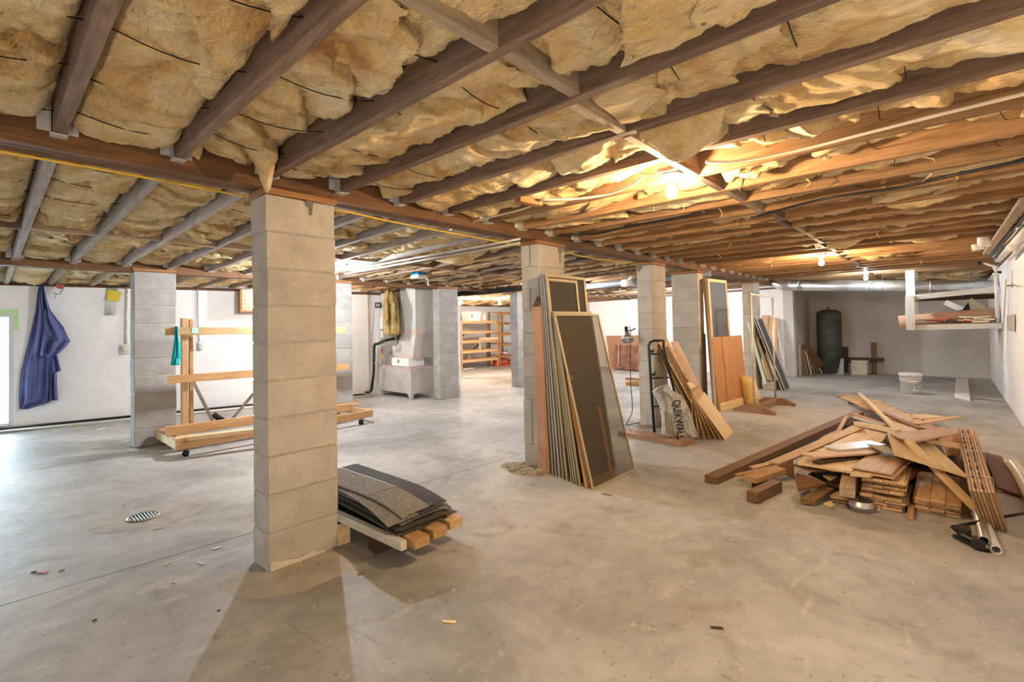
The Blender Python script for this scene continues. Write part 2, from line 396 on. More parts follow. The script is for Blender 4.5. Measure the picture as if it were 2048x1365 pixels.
# glazed opening at the left edge of the photograph
M_glass = None
def glass_mat(name, tint=(1, 1, 1), alpha=.12, rough=.03):
    m, nt, b = _nt(name); N = nt.nodes; L = nt.links
    tr = N.new('ShaderNodeBsdfTransparent'); tr.inputs[0].default_value = (*tint, 1)
    gl = N.new('ShaderNodeBsdfGlossy'); gl.inputs['Roughness'].default_value = rough
    mx = N.new('ShaderNodeMixShader'); mx.inputs[0].default_value = alpha
    L.new(tr.outputs[0], mx.inputs[1]); L.new(gl.outputs[0], mx.inputs[2]); L.new(mx.outputs[0], N['Material Output'].inputs[0])
    return m
M_glass = glass_mat('window_glass', (.95, .98, .98), .06)
M_frameg = plain('window_frame_paint', (.66, .70, .70), .5)
M_green = mottle('green_overspray', [(.35, (.66, .72, .62)), (.55, (.42, .78, .24)), (.7, (.30, .75, .12))], ns=9, rough=.7)
win = structure(bpy.data.objects.new('window_1', None)); put(win, Matrix.Translation(lw(-.45)))
def lbar(name, s0, z0_, s1, z1_, w_, t, mt, off=0.0, parent=win): return plank(name, lw(s0, z0_, off), lw(s1, z1_, off), w_, t, mt, parent, up=-LWN)
lbar('window_jamb', S_b - .02, .075, S_b - .02, 1.57, .05, .2, M_frameg, -.09)
lbar('window_jamb', S_a + .02, .075, S_a + .02, 1.57, .05, .2, M_frameg, -.09)
lbar('window_head', S_a + .045, 1.55, S_b - .045, 1.55, .045, .2, M_frameg, -.09)
lbar('window_sill', S_a + .045, .095, S_b - .045, .095, .04, .24, M_frameg, -.07)
lbar('window_pane', S_a + .045, .82, S_b - .045, .82, 1.41, .006, M_glass, -.12)
for (s0, z0_, s1, z1_) in ((S_b + .02, 1.35, S_b + .02, 1.63), (S_b - .3, 1.605, S_b + .045, 1.605)):
    lbar('green_paint_mark', s0, z0_, s1, z1_, .06, .002, M_green, .002)
# outside the glass: a strip of bright ground
structure(poly_obj('ground_outside', [lw(-6, -.05, -.22), lw(6, -.05, -.22), lw(8, -.05, -9), lw(-8, -.05, -9)], [(0, 1, 2, 3)], plain('pale_ground', (.55, .58, .56), .9)))
# sky portal for the opening
pl = bpy.data.lights.new('sky_portal', 'AREA'); pl.shape = 'RECTANGLE'; pl.size = 1.1; pl.size_y = 1.45
po = bpy.data.objects.new('sky_portal', pl); pl.cycles.is_portal = True
zx = LWN; xx = LWD
PM = Matrix((xx, zx.cross(xx), zx)).transposed().to_4x4(); PM.translation = lw(-.45, .82, -.24)
put(po, PM)

# ------------------------------------------------------------------ ceiling
def zo(y): return -min(.16, max(0, (y - 2.9) * .0267))           # the framing drops a little towards the left wall
HEAD = (0, 0)
verts = []; ys = [-.75, 2.9, 8.9, 12.3]
for y in ys: verts += [(-3.6, y, 2.335 + zo(y)), (15.2, y, 2.335 + zo(y))]
for y in ys: verts += [(-3.6, y, 2.40 + zo(y)), (15.2, y, 2.40 + zo(y))]
fc = []
for i in range(3):
    a = 2 * i; fc.append((a, a + 2, a + 3, a + 1)); b_ = 8 + a; fc.append((b_, b_ + 1, b_ + 3, b_ + 2))
fc += [(0, 8, 10, 2), (2, 10, 12, 4), (4, 12, 14, 6), (1, 3, 11, 9), (3, 5, 13, 11), (5, 7, 15, 13), (0, 1, 9, 8), (6, 14, 15, 7)]
ceiling = structure(poly_obj('ceiling', verts, fc, M_sub))
JX = [round(.22 + .4325 * k, 3) for k in range(-8, 34)]
JD, JW = .195, .045
def wall_y(x):                                                     # y of the left wall at x
    if x > 7.2: return 11.5
    return 9.17 - (x - .17) * 1.10 / 4.94
GA0, GA1, GB0, GB1 = 2.71, 2.86, 6.64, 6.79
for x in JX:
    if x > 14.55: continue
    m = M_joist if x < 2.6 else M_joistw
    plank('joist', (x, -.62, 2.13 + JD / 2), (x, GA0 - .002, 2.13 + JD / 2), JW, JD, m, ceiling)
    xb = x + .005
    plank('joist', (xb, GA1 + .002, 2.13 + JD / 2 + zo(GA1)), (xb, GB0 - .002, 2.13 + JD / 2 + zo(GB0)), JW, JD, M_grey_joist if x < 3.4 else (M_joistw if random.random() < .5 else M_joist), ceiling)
    if x < 13.4:
        ye = min(11.5, wall_y(x)) + .1
        plank('joist', (xb, GB1 + .002, 2.13 + JD / 2 + zo(GB1)), (xb, ye, 2.13 + JD / 2 + zo(ye)), JW, JD, M_block_wood if x < 3.4 else M_joistw, ceiling)
# girders: three plies each
for (ya, yb, xe) in ((GA0, GA1, 14.6), (GB0, GB1, 12.85)):
    for k in range(3):
        y = ya + (k + .5) * (yb - ya) / 3; zb = 2.075 + zo(ya) + random.uniform(-.003, .003)
        xs = -3.4
        for x2 in ([1.2, 3.7, 6.0, 7.5, 10.4, xe] if k % 2 else [2.3, 5.9, 8.6, xe]):
            plank('girder_plank', (xs + .001, y, zb + .125), (x2 - .001, y, zb + .125), (yb - ya) / 3 - .002, .25, M_girder, ceiling); xs = x2
# blocking rows
for row in (1.0, 4.95):
    for a, b_ in zip(JX, JX[1:]):
        if b_ > 14.55: continue
        y = row + random.choice((-.023, .023)) + random.uniform(-.006, .006)
        z = 2.13 + zo(y) + random.uniform(-.004, .006)
        hgt = .185
        plank('blocking_board', (a + JW / 2 + .001, y, z + hgt / 2), (b_ - JW / 2 - .001, y, z + hgt / 2), .042, hgt,
              M_block_wood if (random.random() < .5 or .6 < a < 2.2) else M_joist, ceiling)
# rim and sill plates on the walls
plank('sill_plate', (-3.4, -.64, 2.115), (14.6, -.64, 2.115), .09, .04, M_girder, ceiling)
plank('sill_plate', lw(-3.6, 1.99, -.05), lw(7.0, 1.95, -.05), .14, .045, M_girder, ceiling)
plank('sill_plate', (12.85, 8.0, 1.985), (12.85, 2.6, 2.07), .1, .04, M_joist, ceiling)
plank('sill_plate', (7.2, 11.45, 1.98), (13.4, 11.45, 1.98), .1, .04, M_joist, ceiling)
# joist hangers
bm = bmesh.new()
add_box(bm, (0, .03, -.0015), (.056, .06, .003))
for s in (-1, 1):
    add_box(bm, (s * .0275, .03, .06), (.002, .06, .12)); add_box(bm, (s * .047, -.002, .085), (.04, .003, .13))
    for zz in (.05, .08, .11): add_box(bm, (s * .05, -.0006, zz), (.008, .003, .008))
hm = bpy.data.meshes.new('hanger'); bm.to_mesh(hm); bm.free(); hm.materials.append(M_hanger)
for x in JX:
    if x > 13: continue
    for (y, sgn) in ((GA0, -1), (GA1, 1), (GB0, -1), (GB1, 1)):
        if x < -1.2 and y > 2: continue
        M = Matrix.Translation((x + (0 if y == GA0 else .005), y - sgn * .0, 2.127 + zo(y)))
        if sgn < 0: M = M @ Matrix.Rotation(PI, 4, 'Z')
        share('joist_hanger', hm, ceiling, M)

# insulation batts, one per bay
SAGS = [(2.08, .86, .15, .15), (2.25, 1.25, .3, .06), (1.3, .45, .3, .05), (.86, .5, .22, .09), (2.55, .40, .22, .07), (3.05, .75, .25, .10), (1.02, 2.58, .06, .15), (2.9, 1.9, .3, .05),
        (5.6, .4, .4, .06), (6.6, .9, .3, .09), (7.0, .3, .3, .06), (4.6, .1, .3, .07), (8.2, .7, .3, .08), (3.9, 4.2, .3, .08), (5.2, 4.0, .3, .06), (6.4, 5.4, .3, .07),
        (9.6, 10.2, .35, .08), (10.4, 10.6, .3, .09), (11.2, 10.4, .3, .08), (13, .3, .5, .10), (13.6, -.2, .5, .12), (12.6, -.3, .4, .10), (13.8, .6, .4, .1)]
def batt(x0, x1, y0, y1, base, step, amp, seed, foldk):
    nu = max(5, int((x1 - x0) / step)); nv = max(6, int((y1 - y0) / step))
    vs = []; rnd = random.Random(seed); fq = rnd.uniform(2.1, 3.0); sgn = rnd.choice((1, 1, -1))
    for j in range(nv + 1):
        y = y0 + (y1 - y0) * j / nv
        for i in range(nu + 1):
            u = -1 + 2 * i / nu; x = x0 + (x1 - x0) * i / nu
            e = (1 - abs(u) ** 5)
            n1 = noise.noise((x * 1.7 + seed, y * 1.5, .5)); n2 = noise.noise((x * 6, y * 9, seed * 1.7)); n3 = noise.noise((x * 17, y * 24, seed)); n4 = noise.noise((x * 42, y * 55, seed))
            sw = sgn * y * fq + 1.25 * noise.noise((x * 2.6, y * 1.3, seed)) + .30 * noise.noise((x * 9, y * 6, 3.1)) + .5 * u * math.sin(seed * 3)
            fr = sw - math.floor(sw); kf = (math.floor(sw) * 0.618 + seed) % 1.0
            lip = min(1, fr / .11) ** 1.4 * (1 - fr) ** .75 * (.5 + .75 * kf)
            s2 = y * 9.5 + 1.6 * noise.noise((x * 4, y * 2, seed + 7)) + .3 * n3; fr2 = s2 - math.floor(s2)
            lip2 = min(1, fr2 / .25) * (1 - fr2) ** .8
            d = amp * (1.7 * lip + foldk * .75 * lip2 * (.6 + .8 * n1) + .5 * n1 + .55 * n2 + .22 * n3 + (.14 * n4 if step < .03 else 0)) * (.30 + .70 * e)
            d *= min(1, max(.12, (math.hypot(x - 2.66, y - 1.12) - .10) / .35))
            z = base + .035 * (1 - e) - d
            if z < 2.172: z = 2.172 - (2.172 - z) * .38
            z += zo(y); ef = max(0, min(1, (y - y0) / .07, (y1 - y) / .07))
            for (sx, sy, r, dep) in SAGS:
                if abs(x - sx) < r * 2 and abs(y - sy) < r * 2:
                    dd = ((x - sx) / r) ** 2 + ((y - sy) / r) ** 2
                    z -= dep * math.exp(-dd * 1.6) * (1 + .35 * noise.noise((x * 9, y * 9, 4.2)) + .2 * n3)
            vs.append((x, y + ef * (.012 * n2 - sgn * .085 * lip * e * min(1, amp / .045) - foldk * .012 * lip2 * e), z))
    fs = []
    for j in range(nv):
        for i in range(nu):
            a = j * (nu + 1) + i; fs.append((a, a + 1, a + nu + 2, a + nu + 1)[::-1])
    # top of the batt, up against the boards above
    top = len(vs)
    for j in (0, nv):
        for i in (0, nu):
            y = y0 + (y1 - y0) * j / nv; vs.append((x0 + (x1 - x0) * i / nu, y, 2.33 + zo(y)))
    c = [0, nu, nv * (nu + 1), nv * (nu + 1) + nu]
    fs.append((c[0],) + tuple(range(1, nu + 1)) + (top + 1, top)); fs.append((top + 2, top + 3) + tuple(range(c[3], c[2] - 1, -1)))
    fs.append(tuple(j * (nu + 1) for j in range(nv, -1, -1)) + (top, top + 2)); fs.append(tuple(j * (nu + 1) + nu for j in range(nv + 1)) + (top + 3, top + 1))
    me = bpy.data.meshes.new('insulation'); me.from_pydata(vs, [], fs); me.update(); me.materials.append(M_ins)
    for p in me.polygons: p.use_smooth = len(p.vertices) == 4
    return put(bpy.data.objects.new('insulation_batt', me), Matrix(), ceiling)
sd = 0
for a, b_ in zip(JX, JX[1:]):
    if b_ > 14.6: continue
    for (y0, y1) in ((-.6, .972), (1.028, GA0 - .03), (GA1 + .03, 4.92), (4.98, GB0 - .03), (GB1 + .03, None)):
        if y1 is None:
            y1 = min(11.45, wall_y(a) - .1)
            if a > 12.9: continue
        if y0 > 2.5 and a > 12.5: continue
        sd += 1
        xm = (a + b_) / 2; ym = (y0 + y1) / 2; dist = math.hypot(max(0, xm - 0), ym)
        step = .0135 if (dist < 3.4 and xm > -.4) else (.026 if dist < 5.5 and xm > -.4 else (.045 if dist < 9 else .07))
        if xm < -.4: step = .06
        base, amp, fk = 2.238, .082, .7
        if y0 > 2 : base, amp, fk = 2.232, .072, 1.7
        if y0 < 2 and xm > 2.7: base, amp, fk = 2.235 + random.uniform(-.02, .03), .062, .8
        if y0 < .9 and xm > 2.4: base, amp = 2.25 + random.uniform(-.02, .025), .062
        if a < 2.3 and y0 < .9: base, amp = 2.228, .07
        batt(a + .024, b_ - .024, y0, y1, base, step, amp, sd * 1.37, fk)
# wires that hold the batts up
k = 0
for a, b_ in zip(JX, JX[1:]):
    if not (-.3 < a < 4.2): continue
    for (ys0, ys1) in ((1.15, 2.65), (-.4, .9), (3.1, 4.8)):
        y = ys0 + random.uniform(.05, .25)
        while y < ys1 and (a < 2.6 or ys0 < 1):
            dy = random.uniform(-.08, .08); zc = 2.160 + zo(y) + random.uniform(-.004, .01)
            pts = [(a + .023 + (b_ - a - .046) * t, y + dy * (t - .5), zc + .028 * (1 - math.sin(PI * t))) for t in [i / 8 for i in range(9)]]
            tube('support_wire', pts, .0022, M_wire, ceiling, seg=5); y += random.uniform(.34, .5)

# torn wisps of wool hanging between the joists
rw = random.Random(17)
for i in range(46):
    if i < 12: x, y = rw.uniform(2.5, 5), rw.uniform(-.3, 1.6)
    elif i < 30: x, y = rw.uniform(4, 12), rw.uniform(-.4, 2.5)
    else: x, y = rw.uniform(1.6, 10), rw.uniform(3.2, 6.3)
    L_ = rw.uniform(.02, .08); z = 2.165 + zo(y); r0 = rw.uniform(.004, .010)
    pts = [(x + rw.uniform(-.012, .012) * k, y + rw.uniform(-.012, .012) * k, z + .05 - (L_ + .05) * k / 4) for k in range(5)]
    tube('wool_wisp', pts, [r0 * 1.8, r0 * 1.3, r0, r0 * .6, .0015], M_ins, ceiling, seg=6)
# ------------------------------------------------------------------ block columns
BH, BL, BT = .2032, .406, .203
def slot_block_mesh(L, Wd, H, mt, axis):
    """block with a vertical slot in the middle of its end faces (axis = 'x' or 'y': direction the slotted face looks)"""
    bm = bmesh.new(); d, g = .022, .011
    if axis == 'x': o = [(-L/2, -Wd/2), (L/2, -Wd/2), (L/2, Wd/2), (-L/2, Wd/2), (-L/2, g), (-L/2 + d, g), (-L/2 + d, -g), (-L/2, -g)]
    else: o = [(-L/2, -Wd/2), (-g, -Wd/2), (-g, -Wd/2 + d), (g, -Wd/2 + d), (g, -Wd/2), (L/2, -Wd/2), (L/2, Wd/2), (-L/2, Wd/2)]
    a = [bm.verts.new((x, y, -H/2)) for x, y in o]; b = [bm.verts.new((x, y, H/2)) for x, y in o]
    bm.faces.new(a[::-1]); bm.faces.new(b)
    for i in range(len(o)): bm.faces.new((a[i], a[(i+1) % len(o)], b[(i+1) % len(o)], b[i]))
    me = bpy.data.meshes.new('slot_block'); bm.to_mesh(me); bm.free(); me.materials.append(mt); return me
_slot = {}
def column(label, x, y, dx, dy, ztop, slots=(), mt=M_blockc, cap=True, grp=None):
    c = V((x + dx / 2, y + dy / 2, 0)); t = thing('block_column', label, 'column', c)
    n = 10; h = ztop / n
    rnd = random.Random(x * 13 + y)
    for k in range(n):
        ox, oy = rnd.uniform(-.003, .003), rnd.uniform(-.003, .003)
        cc = (c.x + ox, c.y + oy, (k + .5) * h); s = (dx, dy, h - .007)
        if (n - k) in slots:
            key = (dx, dy, round(h, 3), mt.name)
            if key not in _slot: _slot[key] = slot_block_mesh(dx, dy, h - .007, mt, 'x')
            share('concrete_block', _slot[key], t, Matrix.Translation(cc))
        else: block('concrete_block', cc, s, mt, t, bev=.005)
    core = block('mortar', (c.x, c.y, ztop / 2 - .002), (dx - .010, dy - .010, ztop - .006), M_mortar, t)
    if cap: block('wooden_cap', (c.x, c.y + .01, ztop + .018), (dx + .02, dy + .03, .034), M_cap, t)
    return t
C1_ = column('nearest tan concrete block column, beside the pallet of shingles', 1.054, 2.66, BL, BT, 2.04)
C2_ = column('grey block column with the stack of window screens leaning on it', 3.478, 2.69, BL, BT, 2.04, slots=(1, 3, 8, 9))
C3_ = column('block column with the clamp lamp, behind the plastic bag', 5.806, 2.70, BL, BT, 2.04, slots=(10,))
column('wide pale block column behind the leaning plywood sheets', 7.38, 2.71, BT, BL, 2.04)
column('far block column behind the metal coat stand', 10.2, 2.71, BL, BT, 2.04, slots=(2, 5, 7, 9))
column('grey block column at the left end of the rolling lumber rack', 1.175, 6.63, BL, BT, 1.985, mt=M_blockd)
column('block column behind the right end of the rolling lumber rack', 3.50, 6.63, BL, BT, 1.985, mt=M_blockd)
column('grey block column standing right of the furnace', 5.63, 6.60, BL + .04, BT - .02, 1.985, slots=(2, 8), mt=M_blockd)
column('far grey block column seen past the cardboard box, in front of the tall shelf', 7.72, 6.55, BL, BT, 1.985, slots=(3, 4), mt=M_blockd)
# broken grout patches at column tops and a pale smear at the foot of the nearest one
M_grout = mottle('dark_grout', [(.3, (.16, .145, .12)), (.7, (.27, .25, .21))], ns=40, rough=.95, bump=.6, bscale=90)
M_smear = mottle('pale_mortar_smear', [(.3, (.62, .55, .43)), (.7, (.74, .67, .55))], ns=14, rough=.95, bump=.4, bscale=60)
def onY(px, y): return [fy(a, b_, y) for a, b_ in px]
slab('grout_patch', onY([(611, 401), (627.5, 404), (625, 416), (623.5, 431), (620.5, 430), (621, 418), (613, 410)], 2.6545), .003, M_grout, C1_, flip=True)
slab('mortar_smear', onY([(540, 1146), (541, 1128), (548, 1121), (566, 1122), (580, 1119), (601, 1116), (622, 1103), (627, 1098), (632, 1104), (650, 1099), (649, 1104), (630, 1111), (600, 1123), (566, 1136)], 2.6545), .003, M_smear, C1_, flip=True)
slab('grout_patch', onY([(1115, 497), (1130, 497), (1121, 508), (1120.5, 526), (1119.5, 526), (1119, 508)], 2.6835), .003, M_grout, C2_, flip=True)
slab('grout_patch', [fx(a, b_, 5.801) for a, b_ in ((1271, 533), (1287, 530), (1278, 546))], .003, M_grout, C3_, flip=True)

# ------------------------------------------------------------------ bulbs
M_porc = plain('porcelain', (.82, .80, .76), .3)
_em = {}
for i, (x, y, z, c, s, lab) in enumerate(BULBS):
    t = thing('bulb_lamp', lab, 'lamp', (x, y, z))
    lathe('lamp_holder', [(0, 0), (.055, 0), (.058, -.006), (.05, -.012), (.034, -.022), (.024, -.030), (.022, -.045), (.0, -.045)], (x, y, z), M_porc, t, seg=28)
    lathe('bulb_neck', [(.0, -.044), (.018, -.045), (.019, -.06), (.0175, -.063), (.0, -.063)], (x, y, z), M_porc, t, seg=20)
    k = (c, s)
    if k not in _em: _em[k] = emis('glowing_bulb_%d' % len(_em), c, s)
    lathe('bulb', [(0, -.062), (.015, -.064), (.022, -.075), (.028, -.09), (.030, -.105), (.027, -.12), (.018, -.130), (0, -.134)], (x, y, z), _em[k], t, seg=16)
    block('mounting_board', (x, y, z + .014), (.14, .10, .026), M_block_wood, t)

# fill lamp added out of view on the floor, tipped up to brighten the ceiling
wp_, wc_, ws_ = FILL_LIGHT; wp_ = V(wp_)
wk = thing('fill_lamp', 'added fill lamp on the floor behind the camera, tipped up at the joists', 'lamp', wp_)
wd_ = V((.45, .45, .9)).normalized(); wR = wd_.to_track_quat('Z', 'Y').to_matrix().to_4x4(); wc0 = wp_ + V((0, 0, .22))
lathe('reflector', [(.03, -.05), (.07, 0), (.11, .06), (.13, .10), (.126, .10), (.10, .055), (.06, .0), (0, -.03)], wc0, M_galv, wk, rot=wR)
lathe('bulb', [(0, -.025), (.02, -.02), (.035, .02), (.038, .04), (.03, .065), (0, .075)], wc0, emis('fill_bulb', wc_, ws_), wk, seg=16, rot=wR)
tube('stand', [wp_ + V((-.12, -.1, .01)), wc0 - wd_ * .07, wp_ + V((.12, -.12, .01))], .01, M_black, wk, seg=8)
tube('stand', [wc0 - wd_ * .07, wp_ + V((0, .14, .01))], .01, M_black, wk, seg=8)
# ================================================================== left wall things
M_blue = mottle('blue_workwear', [(.3, (.085, .10, .25)), (.7, (.14, .16, .36))], ns=8, rough=.85, spec=.2, bump=.15, bscale=60)
M_teal = plain('teal_cloth', (.0, .34, .38), .8)
M_redc = plain('red_card', (.62, .05, .06), .5)
M_yelc = plain('yellow_card', (.62, .48, .04), .6)
M_beige = plain('beige_box', (.66, .63, .54), .5)
M_mint = plain('mint_note', (.45, .80, .62), .7)
def drape(name, rows, tofn, thick, mt, parent=None, nu=26, folds=None, off=.004, seed=1.0, sub=4):
    """hanging cloth: rows of (pixel y, left x, right x) on a wall; it bulges thick metres off the wall with vertical folds"""
    R = []
    for i in range(len(rows) - 1):
        for k in range(sub):
            t = k / sub; R.append(tuple(a + (b_ - a) * t for a, b_ in zip(rows[i], rows[i + 1])))
    R.append(rows[-1]); vs = []; nr = len(R)
    for j, (y, l, r) in enumerate(R):
        for i in range(nu + 1):
            u = i / nu; px = l + (r - l) * u
            e = max(0, math.sin(PI * u)) ** .45
            f = noise.noise((u * 4.3 + seed, j / nr * 1.7, seed)) + .6 * noise.noise((u * 9 + seed, j / nr * 2.6, seed + 3))
            d = off + thick * e * (.55 + .42 * math.sin(u * 13 + seed + 2.6 * j / nr + 2.5 * noise.noise((j / nr * 3, seed, .3))) + .75 * f)
            vs.append(tofn(px, y, max(off, d)))
    n = len(vs)
    for j, (y, l, r) in enumerate(R):
        for i in range(nu + 1): vs.append(tofn(l + (r - l) * i / nu, y, off * .4))
    fs = []; w_ = nu + 1
    for j in range(nr - 1):
        for i in range(nu):
            a = j * w_ + i; fs.append((a, a + 1, a + w_ + 1, a + w_)); fs.append((n + a, n + a + w_, n + a + w_ + 1, n + a + 1))
        a = j * w_; fs.append((a, a + w_, n + a + w_, n + a)); a = j * w_ + nu; fs.append((a, n + a, n + a + w_, a + w_))
    for i in range(nu): fs.append((i, n + i, n + i + 1, i + 1)); a = (nr - 1) * w_ + i; fs.append((a, a + 1, n + a + 1, n + a))
    c = sum((V(v) for v in vs), V()) / len(vs)
    me = bpy.data.meshes.new(name); me.from_pydata([tuple(V(v) - c) for v in vs], [], fs); me.update(); me.materials.append(mt)
    for p in me.polygons: p.use_smooth = True
    bm = bmesh.new(); bm.from_mesh(me); bmesh.ops.recalc_face_normals(bm, faces=bm.faces); bm.to_mesh(me); bm.free()
    return put(bpy.data.objects.new(name, me), Matrix.Translation(c), parent)
def wl(sc, ox, oy): return lambda px, y, d: flw(ox + px / sc, oy + y / sc, d)
f1 = wl(4.265, 0, 560)
cv = thing('blue_coverall', 'blue work coverall hanging on the white wall beside the bright doorway', 'coverall', flw(80, 566, .01))
drape('body', [(30, 340, 372), (95, 322, 385), (180, 312, 405), (260, 303, 432), (400, 270, 470), (560, 233, 486), (640, 212, 484), (780, 178, 486), (900, 165, 486), (1015, 160, 470), (1050, 161, 413), (1075, 163, 330), (1104, 165, 240)], f1, .15, M_blue, cv, seed=2.3)
drape('sleeve', [(250, 372, 425), (300, 365, 460), (400, 352, 540), (470, 350, 572), (525, 352, 600), (575, 345, 560), (620, 340, 512), (655, 345, 470)], f1, .11, M_blue, cv, off=.09, seed=5.1)
drape('sleeve', [(640, 410, 488), (700, 414, 502), (775, 418, 522), (790, 420, 486), (900, 424, 487), (1030, 420, 497)], f1, .08, M_blue, cv, off=.08, seed=8.4, nu=14)
tube('hanging_loop', [flw(82, 569, .015), flw(80, 563, .012), flw(84, 561, .006)], .004, M_blue, cv, seg=6)
def wslab(name, pts, t, mt, parent=None, off=.004): return slab(name, [flw(x, y, off + t) for x, y in pts], t, mt, parent, flip=True)
pk = thing('packaged_tool', 'small tool on a red and white card hung under the ceiling beside the coverall', 'tool', flw(116, 577, .01))
wslab('card', [(115, 568), (128, 572), (121, 586), (108, 583)], .003, M_white, pk, off=.12)
wslab('red_label', [(116, 568.5), (127, 572), (123, 579), (112, 576)], .002, M_redc, pk, off=.125)
tube('wire_clip', [flw(128, 573, .132), flw(124, 582, .134), flw(119, 590, .134), flw(113, 588.5, .134), flw(106, 586, .132)], .004, M_black, pk, seg=6)
tube('hook', [flw(113, 588, .134), flw(109, 597, .134)], .003, M_black, pk, seg=6)
wb = thing('wire_rack', 'wire grill rack holding a yellow card, hung on the white wall', 'rack', flw(225, 600, .02))
for k in range(7):
    x = 214.5 + 3.3 * k; tube('wire', [flw(x + 2, 567, .03), flw(x, 598, .03), flw(x - 3.5, 631, .02)], .004, M_galv, wb, seg=6)
for y, dx in ((568, 2), (580, 1), (600, 0), (630, -3.5)): tube('cross_wire', [flw(214 + dx, y, .034), flw(235 + dx, y + .5, .034)], .005, M_black if y < 590 else M_galv, wb, seg=6)
wslab('yellow_card', [(217, 579), (243, 584), (238, 604), (213, 601)], .004, M_yelc, wb, off=.04)
def wbox(name, px, py, w_, d, h, mt, par):
    c = flw(px, py, d / 2 + .002); return plank(name, c - LWD * w_ / 2, c + LWD * w_ / 2, d, h, mt, par, bev=.008)
c1 = thing('electrical_conduit', 'grey conduit pipe ending in a beige box left of the lumber rack', 'conduit', flw(252, 690, 0))
tube('pipe', [flw(254, 575, .02), flw(252, 690, .02)], .014, M_galvm, c1, seg=10)
for y in (588, 628, 666): tube('strap', [flw(254.3 - (y - 575) * .017, y, .02), flw(254.3 - (y - 575) * .017, y + 2.2, .02)], .021, M_white, c1, seg=10)
wbox('junction_box', 252, 698.5, .105, .06, .14, M_beige, c1)
lathe('box_cover', [(0, 0), (.045, 0), (.045, .012), (.035, .016), (0, .016)], flw(252, 698.5, .06), M_beige, c1, rot=(-LWN).to_track_quat('Z', 'Y').to_matrix().to_4x4())
c2 = thing('electrical_conduit', 'thin grey conduit ending in a two socket outlet above the lumber rack', 'conduit', flw(398, 688, 0))
tube('pipe', [flw(395, 579, .02), flw(397, 640, .02), flw(398, 686, .02)], .010, M_galvm, c2, seg=8)
ob = wbox('outlet_box', 401, 692.5, .07, .05, .13, M_galvm, c2)
for dy in (-3, 3): lathe('socket', [(0, 0), (.018, 0), (.018, .006), (0, .006)], flw(401, 692.5 + dy, .055), M_beige, ob, rot=(-LWN).to_track_quat('Z', 'Y').to_matrix().to_4x4(), seg=14)
br = thing('framed_brick_panel', 'small framed brick patch high on the white wall above the lumber rack', 'panel', flw(500, 600, 0))
bmx = bmesh.new(); bs0, bs1 = (flw(480, 600) - LW0).dot(LWD), (flw(480, 600) - LW0).dot(LWD) + .62
RF = Matrix.Translation(LW0) @ Matrix(((LWD.x, -LWN.x, 0, 0), (LWD.y, -LWN.y, 0, 0), (0, 0, 1, 0), (0, 0, 0, 1)))
M_brick = mottle('pale_brick', [(.3, (.62, .36, .26)), (.7, (.78, .56, .45))], ns=12, rough=.9)
z = 1.615
k = 0
while z < 1.95:
    s = bs0 + (.05 if k % 2 else 0)
    while s < bs1 - .02:
        e = min(s + .094, bs1); add_box(bmx, ((s + e) / 2, .12, z + .015), (e - s, .24 + random.uniform(-.006, .006), .026)); s = e + .006
    z += .032; k += 1
stf = mesh_obj('brick', bmx, M_brick, br, RF); stf['kind'] = 'stuff'
plank('mortar_back', LW0 + LWD * bs0 - LWN * .11 + V((0, 0, 1.78)), LW0 + LWD * bs1 - LWN * .11 + V((0, 0, 1.78)), .22, .34, M_mortar, br)
for zz in (1.60,): plank('frame_board', lw(bs0 - .03, zz, .13), lw(bs1 + .03, zz, .13), .26, .02, M_cap, br)
for ss in (bs0 - .02,): plank('frame_board', lw(ss, 1.60, .13), lw(ss, 1.95, .13), .02, .26, M_cap, br, up=LWN)
# pipes on the floor along the wall
tag(tube('floor_pipe', [lw(-.2, .045, .05), lw(2.6, .045, .05), lw(4.95, .035, .05)], .022, M_rubber, None, seg=10), 'black insulated pipe lying along the foot of the white wall', 'pipe')
tag(tube('floor_pipe', [lw(-.2, .02, .10), lw(2.6, .02, .10), lw(4.95, .02, .11)], .019, M_pvc, None, seg=10), 'white plastic pipe lying on the floor in front of the black pipe', 'pipe')

# ================================================================== rolling lumber rack
rk = thing('lumber_rack', 'rolling lumber rack of pine two by fours behind the nearest column', 'rack', (2.4, 6.15, 0))
yF, yB, xL, xR = 5.74, 6.56, 1.36, 3.62
zb0 = .135
plank('base_rail', (xL, yF, zb0), (xR + .05, yF, zb0), .04, .09, M_pine_old, rk)
plank('base_rail', (xL, yB, zb0), (xR, yB, zb0), .04, .09, M_pine_old, rk)
plank('base_end', (xL + .02, yF + .022, zb0), (xL + .02, yB - .022, zb0), .04, .09, M_pale, rk)
plank('base_end', (xR + .02, yF + .022, zb0), (xR + .02, yB - .022, zb0), .04, .09, M_pine, rk)
plank('deck_board', (xL, yF + .62, .19), (xR, yF + .62, .19), .30, .018, M_pine_old, rk)
plank('deck_board', (xL + .01, yF + .08, .19), (xL + .01 + .22, yF + .08, .19), .16, .018, M_pine, rk)
yr = 6.02
plank('lower_rail', fy(331, 864, yr), fy(702, 814.5, yr), .04, .10, M_pine_old, rk)
plank('middle_rail', fy(334, 760, yr), fy(697.5, 734, yr), .04, .085, M_pine_old, rk)
plank('upper_rail', fy(329, 663, yr), fy(691, 660.5, yr), .04, .085, M_pine, rk)
for px, m_ in ((369, M_pine), (652, M_pine)):
    b_ = fy(px, 855, yr + .07); plank('post', (b_.x, yr + .066, .18), (b_.x, yr + .066, 1.44), .085, .055, m_, rk, up=(1, 0, 0))
plank('rear_post', (1.61, yr + .135, .18), (1.61, yr + .135, 1.43), .05, .035, M_pine_old, rk, up=(1, 0, 0))
